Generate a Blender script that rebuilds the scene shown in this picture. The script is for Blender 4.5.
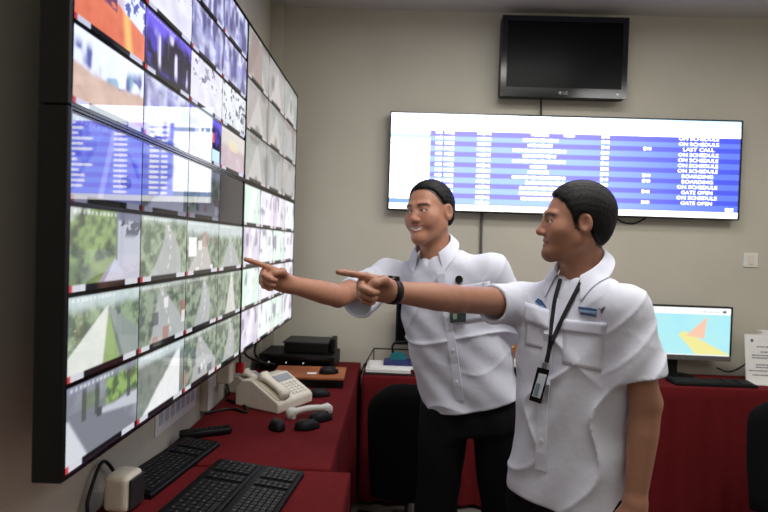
import bpy, bmesh, math, random
import numpy as np
from mathutils import Vector, Matrix

for _o in list(bpy.data.objects):
    bpy.data.objects.remove(_o, do_unlink=True)
scene = bpy.context.scene
COL = scene.collection
PI = math.pi

# ------------------------------------------------------------------ camera
FPX = 560.0
CAM = np.array([0.0, 0.0, 1.5])
_roll = math.radians(1.8)
_y = np.array([11 / FPX, 11 / FPX, -1.0]); _y /= np.linalg.norm(_y)
_x = np.array([math.cos(_roll), -math.sin(_roll), 0.0]); _x -= _y * _x.dot(_y); _x /= np.linalg.norm(_x)
ROT = np.array([_x, _y, np.cross(_x, _y)])
cam = bpy.data.cameras.new('camera')
camo = bpy.data.objects.new('camera', cam); COL.objects.link(camo)
mw = Matrix([list(r) for r in ROT]).to_4x4(); mw.translation = Vector(CAM)
camo.matrix_world = mw
cam.sensor_width = 36.0; cam.lens = FPX / 768 * 36
cam.clip_start = 0.05
cam.dof.use_dof = True; cam.dof.focus_distance = 1.75; cam.dof.aperture_fstop = 4.0
scene.camera = camo

# ------------------------------------------------------------------ light and exposure
w = bpy.data.worlds.new('world'); scene.world = w; w.use_nodes = True
w.node_tree.nodes['Background'].inputs[0].default_value = (0.75, 0.82, 1.0, 1)
w.node_tree.nodes['Background'].inputs[1].default_value = 0.3
vs = scene.view_settings
vs.view_transform = 'Standard'; vs.look = 'None'; vs.gamma = 1.0; vs.use_curve_mapping = False
vs.exposure = 0.1
CEIL_Z = 2.985
LAMPS = [(0.55, 1.15, 24.0), (0.55, -0.95, 8.0), (2.2, 1.7, 17.0), (2.15, -1.2, 5.0), (0.75, 2.35, 11.5)]
for lx, ly, lp in LAMPS:
    ld = bpy.data.lights.new('ceiling_lamp_light', 'AREA'); ld.shape = 'RECTANGLE'
    ld.size = 1.15; ld.size_y = 0.28; ld.energy = lp; ld.color = (1.0, 0.985, 0.95)
    lo = bpy.data.objects.new('ceiling_lamp_light', ld); COL.objects.link(lo)
    lo.location = (lx, ly, CEIL_Z - 0.075)

# ------------------------------------------------------------------ helpers
def ray(u, v):
    return ROT @ np.array([(u - 384) / FPX, -(v - 256) / FPX, -1.0])
def atY(u, v, Y):
    d = ray(u, v); return CAM + d * (Y / d[1])
def atX(u, v, X):
    d = ray(u, v); return CAM + d * (X / d[0])
def atZ(u, v, Z):
    d = ray(u, v); return CAM + d * ((Z - 1.5) / d[2])
def nrm(a):
    a = np.asarray(a, float); return a / np.linalg.norm(a)
def lin(c):
    c = [x / 255.0 for x in c]
    return tuple(x / 12.92 if x <= 0.04045 else ((x + 0.055) / 1.055) ** 2.4 for x in c)

_mats = {}
def mat(name, c, rough=0.5, metal=0.0, var=0.08, vscale=25.0, bump=0.0, bscale=150.0, spec=0.5, sheen=0.0, ior=1.45, coat=0.0):
    if name in _mats: return _mats[name]
    m = bpy.data.materials.new(name); m.use_nodes = True; _mats[name] = m
    nt = m.node_tree; b = nt.nodes['Principled BSDF']
    tc = nt.nodes.new('ShaderNodeTexCoord')
    n = nt.nodes.new('ShaderNodeTexNoise'); n.inputs['Scale'].default_value = vscale; n.inputs['Detail'].default_value = 4
    nt.links.new(tc.outputs['Object'], n.inputs['Vector'])
    r = nt.nodes.new('ShaderNodeValToRGB')
    l = lin(c)
    r.color_ramp.elements[0].position = 0.3; r.color_ramp.elements[1].position = 0.7
    r.color_ramp.elements[0].color = tuple(x * (1 - var) for x in l) + (1,)
    r.color_ramp.elements[1].color = tuple(min(1, x * (1 + var)) for x in l) + (1,)
    nt.links.new(n.outputs['Fac'], r.inputs['Fac']); nt.links.new(r.outputs['Color'], b.inputs['Base Color'])
    b.inputs['Roughness'].default_value = rough; b.inputs['Metallic'].default_value = metal
    b.inputs['Specular IOR Level'].default_value = spec; b.inputs['IOR'].default_value = ior
    b.inputs['Sheen Weight'].default_value = sheen; b.inputs['Coat Weight'].default_value = coat
    if bump:
        n2 = nt.nodes.new('ShaderNodeTexNoise'); n2.inputs['Scale'].default_value = bscale; n2.inputs['Detail'].default_value = 3
        nt.links.new(tc.outputs['Object'], n2.inputs['Vector'])
        bp = nt.nodes.new('ShaderNodeBump'); bp.inputs['Strength'].default_value = bump; bp.inputs['Distance'].default_value = 0.004
        nt.links.new(n2.outputs['Fac'], bp.inputs['Height']); nt.links.new(bp.outputs['Normal'], b.inputs['Normal'])
    return m

def mat_screen(name, strength, ior=1.5, rough=0.04):
    m = bpy.data.materials.new(name); m.use_nodes = True; nt = m.node_tree; b = nt.nodes['Principled BSDF']
    a = nt.nodes.new('ShaderNodeAttribute'); a.attribute_name = 'Col'
    nt.links.new(a.outputs['Color'], b.inputs['Emission Color'])
    b.inputs['Emission Strength'].default_value = strength
    b.inputs['Base Color'].default_value = (0.01, 0.01, 0.012, 1)
    b.inputs['Roughness'].default_value = rough; b.inputs['IOR'].default_value = ior
    return m
def mat_glow(name, col, strength):
    m = bpy.data.materials.new(name); m.use_nodes = True; b = m.node_tree.nodes['Principled BSDF']
    b.inputs['Base Color'].default_value = (0.5, 0.5, 0.5, 1)
    b.inputs['Emission Color'].default_value = tuple(col) + (1,); b.inputs['Emission Strength'].default_value = strength
    return m
def mat_attr(name, rough=0.5, sss=0.0, bump=0.0, bscale=300, spec=0.5):
    m = bpy.data.materials.new(name); m.use_nodes = True; nt = m.node_tree; b = nt.nodes['Principled BSDF']
    a = nt.nodes.new('ShaderNodeAttribute'); a.attribute_name = 'Col'
    tc = nt.nodes.new('ShaderNodeTexCoord')
    n = nt.nodes.new('ShaderNodeTexNoise'); n.inputs['Scale'].default_value = 60; n.inputs['Detail'].default_value = 5
    nt.links.new(tc.outputs['Object'], n.inputs['Vector'])
    mp = nt.nodes.new('ShaderNodeMapRange'); mp.inputs['To Min'].default_value = 0.88; mp.inputs['To Max'].default_value = 1.12
    nt.links.new(n.outputs['Fac'], mp.inputs['Value'])
    mx = nt.nodes.new('ShaderNodeVectorMath'); mx.operation = 'SCALE'
    nt.links.new(a.outputs['Color'], mx.inputs[0]); nt.links.new(mp.outputs[0], mx.inputs['Scale'])
    nt.links.new(mx.outputs[0], b.inputs['Base Color'])
    b.inputs['Roughness'].default_value = rough; b.inputs['Specular IOR Level'].default_value = spec
    if sss:
        b.inputs['Subsurface Weight'].default_value = sss; b.inputs['Subsurface Radius'].default_value = (0.012, 0.005, 0.003)
        b.inputs['Subsurface Scale'].default_value = 0.5
    if bump:
        n2 = nt.nodes.new('ShaderNodeTexNoise'); n2.inputs['Scale'].default_value = bscale
        nt.links.new(tc.outputs['Object'], n2.inputs['Vector'])
        bp = nt.nodes.new('ShaderNodeBump'); bp.inputs['Strength'].default_value = bump; bp.inputs['Distance'].default_value = 0.002
        nt.links.new(n2.outputs['Fac'], bp.inputs['Height']); nt.links.new(bp.outputs['Normal'], b.inputs['Normal'])
    return m

def tag(o, label=None, cat=None, group=None, kind=None):
    if label: o['label'] = label
    if cat: o['category'] = cat
    if group: o['group'] = group
    if kind: o['kind'] = kind
    return o
def thing(name, label, cat, loc=(0, 0, 0), rz=0.0, group=None):
    o = bpy.data.objects.new(name, None); COL.objects.link(o)
    o.location = loc; o.rotation_euler = (0, 0, rz); o.empty_display_size = 0.05
    return tag(o, label, cat, group)
def link(name, me, m=None, parent=None, smooth=False, world=False):
    """link a mesh; world=True: vertices are in world space and moved into the parent's frame"""
    o = bpy.data.objects.new(name, me); COL.objects.link(o)
    if m is not None: me.materials.append(m)
    if smooth:
        me.polygons.foreach_set('use_smooth', [True] * len(me.polygons))
    if parent is not None:
        if world:
            M4 = Matrix.Identity(4); r = parent
            while r is not None:
                M4 = Matrix.LocRotScale(r.location, r.rotation_euler, None) @ M4; r = r.parent
            me.transform(M4.inverted())
        o.parent = parent
    return o
def bmobj(name, bm, m, parent=None, smooth=False, world=False):
    me = bpy.data.meshes.new(name); bm.normal_update(); bm.to_mesh(me); bm.free()
    return link(name, me, m, parent, smooth, world)
def pyobj(name, v, f, m, parent=None, smooth=False, world=False, col=None):
    me = bpy.data.meshes.new(name); me.from_pydata([tuple(map(float, p)) for p in v], [], [tuple(map(int, q)) for q in f]); me.update()
    if col is not None:
        ca = me.color_attributes.new('Col', 'FLOAT_COLOR', 'POINT')
        c4 = np.ones((len(v), 4), np.float32); c4[:, :3] = col
        ca.data.foreach_set('color', c4.ravel())
    return link(name, me, m, parent, smooth, world)
def abox(bm, x0, x1, y0, y1, z0, z1, bev=0.0, seg=2, mtx=None):
    r = bmesh.ops.create_cube(bm, size=1.0)
    vs_ = r['verts']
    for v in vs_:
        v.co = Vector(((x0 + x1) / 2 + v.co.x * (x1 - x0), (y0 + y1) / 2 + v.co.y * (y1 - y0), (z0 + z1) / 2 + v.co.z * (z1 - z0)))
    if bev:
        es = list({e for v in vs_ for e in v.link_edges})
        rr = bmesh.ops.bevel(bm, geom=es, offset=bev, segments=seg, profile=0.5, affect='EDGES')
        vs_ = list({v for f in rr['faces'] for v in f.verts})
    if mtx is not None:
        bmesh.ops.transform(bm, matrix=mtx, verts=vs_)
    return vs_
def boxo(name, x0, x1, y0, y1, z0, z1, m, parent=None, bev=0.0, mtx=None, seg=2, world=False):
    bm = bmesh.new(); abox(bm, x0, x1, y0, y1, z0, z1, bev, seg, mtx)
    return bmobj(name, bm, m, parent, False, world)
def tube_vf(pts, r, n=8, closed_ends=True):
    pts = [np.asarray(p, float) for p in pts]; V = []; F = []
    rs = r if hasattr(r, '__len__') else [r] * len(pts)
    up = None
    for i, p in enumerate(pts):
        t = nrm(pts[min(i + 1, len(pts) - 1)] - pts[max(i - 1, 0)])
        if up is None:
            up = np.array([0, 0, 1.0]) if abs(t[2]) < 0.9 else np.array([1.0, 0, 0])
        a = nrm(np.cross(t, up)); up = np.cross(a, t)
        for k in range(n):
            q = 2 * PI * k / n
            V.append(p + rs[i] * (math.cos(q) * a + math.sin(q) * up))
    for i in range(len(pts) - 1):
        for k in range(n):
            k2 = (k + 1) % n
            F.append((i * n + k, i * n + k2, (i + 1) * n + k2, (i + 1) * n + k))
    if closed_ends:
        F.append(tuple(range(n))[::-1]); F.append(tuple(range((len(pts) - 1) * n, len(pts) * n)))
    return V, F
def smoothpath(pts, n=6):
    pts = [np.asarray(p, float) for p in pts]
    P = [2 * pts[0] - pts[1]] + pts + [2 * pts[-1] - pts[-2]]; out = []
    for i in range(1, len(P) - 2):
        for k in range(n):
            t = k / n
            out.append(0.5 * ((2 * P[i]) + (P[i + 1] - P[i - 1]) * t + (2 * P[i - 1] - 5 * P[i] + 4 * P[i + 1] - P[i + 2]) * t * t + (-P[i - 1] + 3 * P[i] - 3 * P[i + 1] + P[i + 2]) * t ** 3))
    out.append(pts[-1]); return out
def tubeo(name, pts, r, m, parent=None, n=8, smooth=6, world=False):
    p = smoothpath(pts, smooth) if smooth else pts
    V, F = tube_vf(p, r, n)
    return pyobj(name, V, F, m, parent, True, world)
def latheo(name, prof, m, parent=None, n=20, loc=(0, 0, 0)):
    V = []; F = []
    for (r, z) in prof:
        for k in range(n):
            V.append((loc[0] + r * math.cos(2 * PI * k / n), loc[1] + r * math.sin(2 * PI * k / n), loc[2] + z))
    for i in range(len(prof) - 1):
        for k in range(n):
            k2 = (k + 1) % n
            F.append((i * n + k, i * n + k2, (i + 1) * n + k2, (i + 1) * n + k))
    F.append(tuple(range(n))[::-1]); F.append(tuple(range((len(prof) - 1) * n, len(prof) * n)))
    return pyobj(name, V, F, m, parent, True)
def prism(bm, prof, y0, y1, axis='y'):
    """extrude an (a,b) profile; axis y: (x,z) profile along y; axis x: (y,z) along x"""
    n = len(prof)
    mk = (lambda a, b, t: (a, t, b)) if axis == 'y' else (lambda a, b, t: (t, a, b))
    A = [bm.verts.new(mk(a, b, y0)) for a, b in prof]; B = [bm.verts.new(mk(a, b, y1)) for a, b in prof]
    bm.faces.new(A); bm.faces.new(B[::-1])
    for i in range(n):
        j = (i + 1) % n
        bm.faces.new((A[j], A[i], B[i], B[j]))
    bmesh.ops.recalc_face_normals(bm, faces=bm.faces)
def text_mesh(txt, size, align='CENTER', ext=0.0):
    c = bpy.data.curves.new('t', 'FONT'); c.body = txt; c.size = size; c.align_x = align; c.align_y = 'CENTER'; c.extrude = ext
    c.resolution_u = 2
    o = bpy.data.objects.new('t', c); COL.objects.link(o)
    dg = bpy.context.evaluated_depsgraph_get(); dg.update()
    me = bpy.data.meshes.new_from_object(o.evaluated_get(dg))
    bpy.data.objects.remove(o, do_unlink=True); bpy.data.curves.remove(c)
    return me

# ------------------------------------------------------------------ the room
m_wall = mat('beige wall paint', (196, 191, 177), 0.75, var=0.03, vscale=3, bump=0.15, bscale=60, spec=0.25)
m_ceil = mat('ceiling paint', (196, 192, 192), 0.85, var=0.02, vscale=2, bump=0.08, bscale=50, spec=0.2)
m_floor = mat('grey floor tile', (120, 114, 108), 0.35, var=0.1, vscale=6)
m_black = mat('black plastic', (9, 9, 10), 0.5, var=0.15, vscale=40, bump=0.05, bscale=400, spec=.3)
m_gloss = mat('glossy black bezel', (7, 7, 9), 0.16, var=0.1)
m_darkgrey = mat('dark grey plastic', (42, 42, 44), 0.45)
m_white = mat('white plastic', (226, 224, 216), 0.4, var=0.03)
m_cream = mat('cream plastic', (222, 215, 198), 0.42, var=0.05)
m_paper = mat('white paper', (232, 231, 228), 0.8, var=0.03)
m_ink = mat('grey printed ink', (96, 98, 104), 0.8)
m_steel = mat('brushed steel', (150, 150, 150), 0.35, metal=1.0)

YB = 3.57; XL = -0.82; XR = 3.0; YF = -2.6
tag(boxo('floor', XL - .1, XR + .1, YF - .1, YB + .1, -0.1, 0.0, m_floor), kind='structure')
tag(boxo('ceiling', XL - .1, XR + .1, YF - .1, YB + .1, CEIL_Z, CEIL_Z + .1, m_ceil), kind='structure')
tag(boxo('wall_back', XL - .1, XR + .1, YB, YB + .1, 0, CEIL_Z, m_wall), kind='structure')
tag(boxo('wall_left', XL - .1, XL, YF, YB, 0, CEIL_Z, m_wall), kind='structure')
tag(boxo('wall_right', XR, XR + .1, YF, YB, 0, CEIL_Z, m_wall), kind='structure')
tag(boxo('wall_front', XL - .1, XR + .1, YF - .1, YF, 0, CEIL_Z, m_wall), kind='structure')
tag(boxo('trim_1', XL, XL + 0.075, YB - 0.045, YB, 0, CEIL_Z, m_wall, bev=0.003), kind='structure')
tag(boxo('baseboard_back', XL + 0.08, XR, YB - 0.015, YB, 0, 0.09, m_wall, bev=0.003), kind='structure')

# ceiling lamps (the fixtures that carry the area lights above)
m_tube = mat_glow('lit lamp diffuser', (1.0, 0.97, 0.91), 3.0)
_lampname = ['near the video wall', 'behind the photographer beside the video wall', 'above the right of the room', 'behind the photographer on the right', 'near the back wall']
for i, (lx, ly, lp) in enumerate(LAMPS):
    t = thing('ceiling_lamp', 'white recessed fluorescent ceiling lamp ' + _lampname[i], 'lamp', (lx, ly, CEIL_Z), 0, 'fluorescent ceiling lamps')
    boxo('housing', -.62, .62, -.17, .17, -.055, 0, m_white, t, .004)
    boxo('diffuser', -.58, .58, -.14, .14, -.066, -.0555, m_tube, t, .003)

# ------------------------------------------------------------------ pictures on the screens
def vnoise(U, V, sx, sy, seed):
    rs = np.random.RandomState(seed); g = rs.rand(int(sy) + 3, int(sx) + 3)
    x = U * sx; y = V * sy; xi = x.astype(int); yi = y.astype(int); fx = x - xi; fy = y - yi
    fx = fx * fx * (3 - 2 * fx); fy = fy * fy * (3 - 2 * fy)
    return (g[yi, xi] * (1 - fx) + g[yi, xi + 1] * fx) * (1 - fy) + (g[yi + 1, xi] * (1 - fx) + g[yi + 1, xi + 1] * fx) * fy
def fbm(U, V, s, seed):
    return 0.55 * vnoise(U, V, s, s * .6, seed) + 0.3 * vnoise(U, V, s * 2.2, s * 1.4, seed + 1) + 0.15 * vnoise(U, V, s * 4.5, s * 3, seed + 2)
def C3(c): return np.array(lin(c))
def mixc(a, b, t): return a * (1 - t[..., None]) + b * t[..., None]
def sst(e0, e1, x): 
    t = np.clip((x - e0) / (e1 - e0 + 1e-9), 0, 1); return t * t * (3 - 2 * t)
def feed(kind, seed, W=44, H=26):
    """paint one camera picture as colours on a grid: (H+1, W+1, 3), row 0 at the bottom"""
    U, V = np.meshgrid(np.linspace(0, 1, W + 1), np.linspace(0, 1, H + 1)); rs = np.random.RandomState(seed)
    n = fbm(U, V, 6, seed); n2 = fbm(U, V, 14, seed + 9)
    z = np.zeros_like(U)
    if kind in ('road', 'highway', 'median', 'straight', 'palepath', 'lightroad', 'junction', 'treeroad', 'street'):
        P = dict(road=(.55, .8, .1, .95), highway=(.52, .92, .12, .85), median=(.5, .82, -.25, .42), straight=(.45, .72, .08, .98), palepath=(.55, 1.0, .3, .75),
                 lightroad=(.75, 1.05, .05, .95), junction=(.4, .95, .2, 1.2), treeroad=(.5, 1.0, .2, .7), street=(.5, .75, .0, .8))[kind]
        vx, vy, l, r = P
        green = mixc(C3((70, 92, 70)), C3((132, 156, 118)), sst(.3, .7, n2))
        if kind in ('highway', 'straight', 'road'): green = mixc(C3((76, 104, 70)), C3((140, 166, 120)), sst(.3, .7, n2))
        img = green
        sky = sst(vy - .08, vy + .1, V + .1 * (n - .5))
        img = mixc(img, C3((188, 204, 206)), sky * .9)
        t = np.clip((vy - V) / vy, 0, 1)
        bend = .12 * np.sin(t * 3.2) if kind in ('highway', 'treeroad') else 0
        L = vx + (l - vx) * t + bend * .6; Rr = vx + .02 + (r - vx) * t + bend
        inr = sst(-.015, .015, U - L) * sst(-.015, .015, Rr - U) * (V < vy)
        rc = dict(palepath=(196, 196, 186), lightroad=(206, 212, 216), street=(178, 172, 166)).get(kind, (160, 166, 164))
        img = mixc(img, mixc(C3(rc) * .9, C3(rc) * 1.1, n), inr)
        mid = (L + Rr) / 2
        img = mixc(img, C3((224, 226, 222)), inr * (np.abs(U - mid) < .012) * (np.sin(V * 40) > 0) * .7)
        if kind == 'median':
            g0 = vx + (.4 - vx) * t; g1 = vx + (.72 - vx) * t; gg = sst(-.01, .01, U - g0) * sst(-.01, .01, g1 - U) * (V < vy)
            img = mixc(img, C3((128, 158, 84)), gg)
            r0 = g1; r1 = vx + (1.5 - vx) * t; gg = sst(-.01, .01, U - r0) * sst(-.01, .01, r1 - U) * (V < vy)
            img = mixc(img, C3((126, 138, 134)), gg); img = mixc(img, C3((206, 212, 204)), inr)
            img = mixc(img, C3((96, 106, 104)), gg * (U < g1 + .07 * t))
            img = mixc(img, C3((60, 80, 110)), ((np.abs(U - .67) < .025) & (np.abs(V - .7) < .035)) * .8)
        if kind == 'lightroad':
            sh = sst(.0, .1, (U - .95 * V + .02 + .1 * (n - .5))); img = mixc(mixc(C3((82, 100, 92)), C3((124, 138, 120)), n2), C3((218, 222, 222)), sh * (U < .9))
            img = mixc(img, C3((176, 196, 200)), sst(.78, .9, V))
        if kind in ('street', 'junction', 'road'):
            for _ in range(7):
                cx, cy, s = rs.rand(), rs.rand() * .7, .03 + .05 * rs.rand()
                c = [(60, 58, 70), (176, 96, 76), (232, 230, 226), (70, 76, 92)][rs.randint(4)]
                img = mixc(img, C3(c), ((np.abs(U - cx) < s) & (np.abs(V - cy) < s * 1.6)) * .75)
        if kind == 'street':
            img = mixc(img, C3((236, 236, 236)), ((U < .28) & (U > .05) & (V > .35) & (V < .68)) * .9)
            img = mixc(img, C3((178, 110, 92)), ((U > .45) & (U < .6) & (V > .5) & (V < .8)) * .6)
        img = img * (0.92 + 0.16 * n2[..., None])
    elif kind == 'forest':
        img = mixc(C3((46, 74, 44)), C3((150, 186, 104)), sst(.3, .68, n2 * .6 + n * .4))
        img = mixc(img, C3((150, 176, 84)), sst(.02, .1, .42 - V + .25 * (U - .4)) * sst(.2, .3, U) * .8)
        img = mixc(img, C3((58, 84, 48)), sst(.05, .15, .45 - V - .35 * U) * n2 * .9)
        w1 = sst(.0, .02, U - .62) * sst(.0, .03, V - .4); img = mixc(img, C3((196, 204, 222)), w1)
        img = mixc(img, C3((70, 80, 110)), w1 * sst(.62, .72, V) * (n2 > .5))
        img = mixc(img, C3((110, 116, 148)), w1 * sst(.86, .9, V))
        rd = sst(0, .03, U - (.3 + .75 * V)) * (V < .42); img = mixc(img, C3((206, 208, 228)), rd)
        img = mixc(img, C3((150, 146, 190)), rd * sst(.0, .03, .42 + .5 * V - U))
        img = mixc(img, C3((120, 132, 140)), ((np.abs(U - .62) < .012) & (V > .35)) * 1.0)
        img = mixc(img, C3((216, 224, 226)), sst(.85, .95, V + .4 * (n - .5)) * (U < .25))
    elif kind == 'treestreet':
        img = mixc(C3((100, 102, 116)), C3((168, 172, 190)), n)
        rd = sst(0, .03, U - (.02 + .4 * (.62 - V))) * sst(0, .03, (1.0 - (V - .1) * .9) - U) * (V < .66)
        img = mixc(img, C3((122, 126, 140)), rd); img = mixc(img, C3((226, 230, 240)), sst(0, .04, (.32 - .45 * V) - U) * (V < .6))
        img = mixc(img, C3((206, 212, 226)), sst(.0, .05, U - .42) * sst(.0, .06, .58 - V) * sst(0, .05, V - .32 - .25 * (1 - U)))
        gr = sst(.52, .6, V + .15 * (n - .5)) * sst(.45, .55, U); img = mixc(img, mixc(C3((66, 104, 44)), C3((150, 190, 84)), sst(.35, .65, n2)), gr)
        gr = sst(.6, .66, V) * sst(.88, .8, V) * (U < .42) * (U > .2); img = mixc(img, mixc(C3((62, 92, 56)), C3((138, 164, 100)), n2), gr * .8)
        for x in (.22, .38, .86): img = mixc(img, C3((60, 64, 58)), ((np.abs(U - x) < .028) & (V > .52)) * .85)
        img = mixc(img, C3((40, 42, 56)), ((np.abs(U - .42) < .035) & (np.abs(V - .52) < .05)) * .9)
        img = mixc(img, C3((150, 158, 186)), sst(.86, .95, V) * .7)
    elif kind == 'bluecar':
        img = mixc(C3((60, 74, 160)), C3((176, 188, 232)), sst(.3, .7, n))
        rd = sst(0, .05, .62 - np.abs(U - .55) - V * .5); img = mixc(img, C3((158, 166, 210)), rd)
        img = mixc(img, C3((36, 44, 90)), (((U - .74) / .09) ** 2 + ((V - .35) / .09) ** 2 < 1) * .9)
        img = mixc(img, C3((222, 226, 244)), sst(0, .03, .05 - np.abs(U - .35 - .2 * V)))
    elif kind == 'orangefloor':
        img = mixc(C3((208, 96, 62)), C3((238, 130, 84)), n)
        img = mixc(img, C3((252, 190, 92)), sst(.1, 0, np.abs(U - .75 + .1 * V)) * (V < .6))
        up = sst(0, .04, V - (.62 - .35 * np.abs(U - .55))); img = mixc(img, C3((206, 188, 190)), up)
        img = mixc(img, C3((112, 66, 96)), sst(.0, .05, V - .58 + .2 * U) * (U < .55) * (n2 > .35))
        img = mixc(img, C3((226, 232, 244)), sst(.0, .1, U - .6) * up); img = mixc(img, C3((90, 100, 170)), up * (n2 > .58) * (U > .6))
    elif kind == 'hall':
        img = mixc(C3((186, 148, 118)), C3((226, 196, 164)), n)
        up = sst(.0, .1, V - .42 + .15 * (n - .5) - .15 * np.abs(U - .5)); pe = mixc(C3((70, 84, 150)), C3((232, 240, 252)), sst(.3, .62, vnoise(U, V, 15, 5, seed + 2)))
        pe = mixc(pe, C3((70, 150, 170)), sst(.6, .7, vnoise(U, V, 9, 4, seed + 5)) * .7)
        img = mixc(img, pe, up); img = mixc(img, C3((236, 246, 255)), sst(.75, .95, V + .2 * (n - .5)))
    elif kind in ('darkblue', 'darkblue2'):
        img = mixc(C3((18, 12, 40)), C3((70, 58, 168)), sst(.45, .75, n))
        v = vnoise(U, V, 11, 2.2, seed + 3); img = mixc(img, C3((226, 220, 252)), sst(.6, .78, v) * sst(.1, .3, V) * (0.4 + .6 * (U > .25)))
        img = mixc(img, C3((24, 16, 44)), (np.abs(U - .74) < .06) * (V < .55) * 1.0)
        img = mixc(img, C3((112, 92, 224)), sst(.7, .95, V + .3 * (n - .5)))
        if kind == 'darkblue2':
            img = mixc(img, C3((198, 236, 255)), ((U > .7) & (U < .95) & (V < .35)) * .95); img = mixc(img, C3((214, 96, 110)), ((np.abs(U - .72) < .06) & (np.abs(V - .6) < .1)) * .8)
    elif kind == 'crowdblue':
        img = mixc(C3((66, 60, 140)), C3((214, 220, 248)), sst(.3, .75, vnoise(U, V, 12, 3, seed + 4) * .6 + n * .4)); img = mixc(img, C3((80, 76, 190)), sst(.5, .8, n) * .7)
    elif kind == 'palehall':
        img = mixc(C3((208, 204, 214)), C3((244, 244, 250)), n); img = mixc(img, C3((90, 76, 130)), sst(.62, .72, n2) * sst(.35, .6, V))
        img = mixc(img, C3((196, 206, 190)), sst(.2, .0, np.abs(U - .5 + .3 * V - .2)) * .4)
    elif kind == 'greenwhite':
        img = mixc(C3((196, 208, 180)), C3((240, 246, 236)), n); img = mixc(img, C3((38, 56, 44)), sst(.6, .68, n2) * sst(.35, .5, V)); img = mixc(img, C3((60, 70, 90)), sst(.66, .72, n2))
    elif kind == 'pinkfloor':
        img = mixc(C3((186, 146, 138)), C3((220, 196, 186)), n); img = mixc(img, C3((214, 206, 172)), sst(.5, .7, V)); img = mixc(img, C3((236, 214, 120)), (((U - .5) / .2) ** 2 + ((V - .65) / .15) ** 2 < 1) * .7)
    elif kind == 'corridor':
        tone = [C3((174, 178, 178)), C3((190, 178, 176)), C3((172, 184, 176))][seed % 3]
        img = mixc(tone * .75, tone * 1.15, n); t = np.clip(.85 - V, 0, 1)
        fl = sst(0, .04, U - .5 + .5 * t) * sst(0, .04, .55 + .35 * t - U); img = mixc(img, [C3((176, 190, 196)), C3((198, 200, 194)), C3((214, 206, 202))][(seed // 3) % 3], fl * .8)
        img = mixc(img, [C3((118, 128, 128)), C3((178, 104, 92)), C3((120, 110, 96))][(seed // 2) % 3], sst(.6, .75, vnoise(U, V, 4, 2, seed + 7)) * .7)
        img = mixc(img, C3((96, 92, 86)), sst(.8, 1.0, V) * .5)
    else:  # bright indoor hall pictures of the lower far panel
        tone = [C3((226, 220, 240)), C3((214, 200, 230)), C3((224, 234, 236)), C3((196, 236, 214))][seed % 4]
        img = mixc(tone * .85, np.minimum(tone * 1.15, 1), n)
        img = mixc(img, C3((124, 108, 150)), sst(.58, .7, vnoise(U, V, 8, 3, seed + 3)) * sst(.25, .45, V) * .8)
        img = mixc(img, C3((246, 246, 252)), sst(.25, .0, np.abs(U - .5 - .3 * (V - .5))) * .7)
    if kind in ('forest', 'treestreet'): img = img * .72
    lum = img @ np.array([.25, .6, .15]); img = mixc(lum[..., None] * np.array([1.0, 1.0, 1.02]), img, np.full_like(U, .62 if kind not in ('orangefloor', 'darkblue', 'darkblue2', 'hall', 'forest', 'treestreet', 'bluecar', 'median') else .9))
    if kind not in ('darkblue', 'darkblue2', 'orangefloor', 'bluecar'): img = img * .9 + .045
    # caption strip, red mark and time stamp of the recorder software
    img = mixc(img, C3((250, 252, 255)), ((V > .925) & (V < .965) & (U > .04) & (U < .62) & (np.sin(U * 120) > -.4)) * .35)
    bar = V < .085
    img[bar] = C3((16, 16, 22))
    img = mixc(img, C3((200, 202, 210)), ((V < .085) & (((U > .04) & (U < .2)) | ((U > .76) & (U < .97)))) * .9)
    img = mixc(img, C3((190, 56, 60)), ((V < .075) & (U < .045)) * .8)
    img[V > .985] = C3((12, 12, 16))
    return np.clip(img, 0, 1.0)

def gridmesh(name, img, P0, dU, dV, m, parent, gain=1.0):
    H, W = img.shape[0] - 1, img.shape[1] - 1
    u, v = np.meshgrid(np.linspace(0, 1, W + 1), np.linspace(0, 1, H + 1))
    V = P0 + u[..., None] * dU + v[..., None] * dV
    idx = np.arange((H + 1) * (W + 1)).reshape(H + 1, W + 1)
    F = np.stack([idx[:-1, :-1], idx[:-1, 1:], idx[1:, 1:], idx[1:, :-1]], -1).reshape(-1, 4)
    return pyobj(name, V.reshape(-1, 3), F, m, parent, False, False, img.reshape(-1, 3) * gain)

m_feed = mat_screen('lit video wall screen', 1.15, ior=2.2, rough=0.03)
SX = -0.605                       # front plane of the video wall
PY = [1.022, 2.212, 3.325]; PZ = [1.04, 1.738, 2.368]
LL = [['bluecar', 'lightroad', 'road', None], ['forest', 'highway', 'street', 'straight'], ['median', 'junction', 'treeroad', 'palepath'], ['treestreet', 'lightroad', 'junction', 'treeroad']]
UL = [['corridor', 'palehall', 'crowdblue', 'crowdblue'], ['palehall', 'palehall', 'crowdblue', 'crowdblue'], ['orangefloor', 'darkblue', 'palehall', 'greenwhite'], ['hall', 'crowdblue', 'darkblue2', 'pinkfloor']]
UR = [['corridor'] * 3] * 3
LR = [['bright'] * 4] * 4
panels = [('lower near video wall panel with roads and one blank dark tile', 0, 0, LL), ('upper near video wall panel with dark blue terminal hall pictures', 0, 1, UL),
          ('lower far video wall panel with pale lilac hall pictures near the pointing finger', 1, 0, LR), ('upper far video wall panel with larger grey corridor pictures', 1, 1, UR)]
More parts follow.
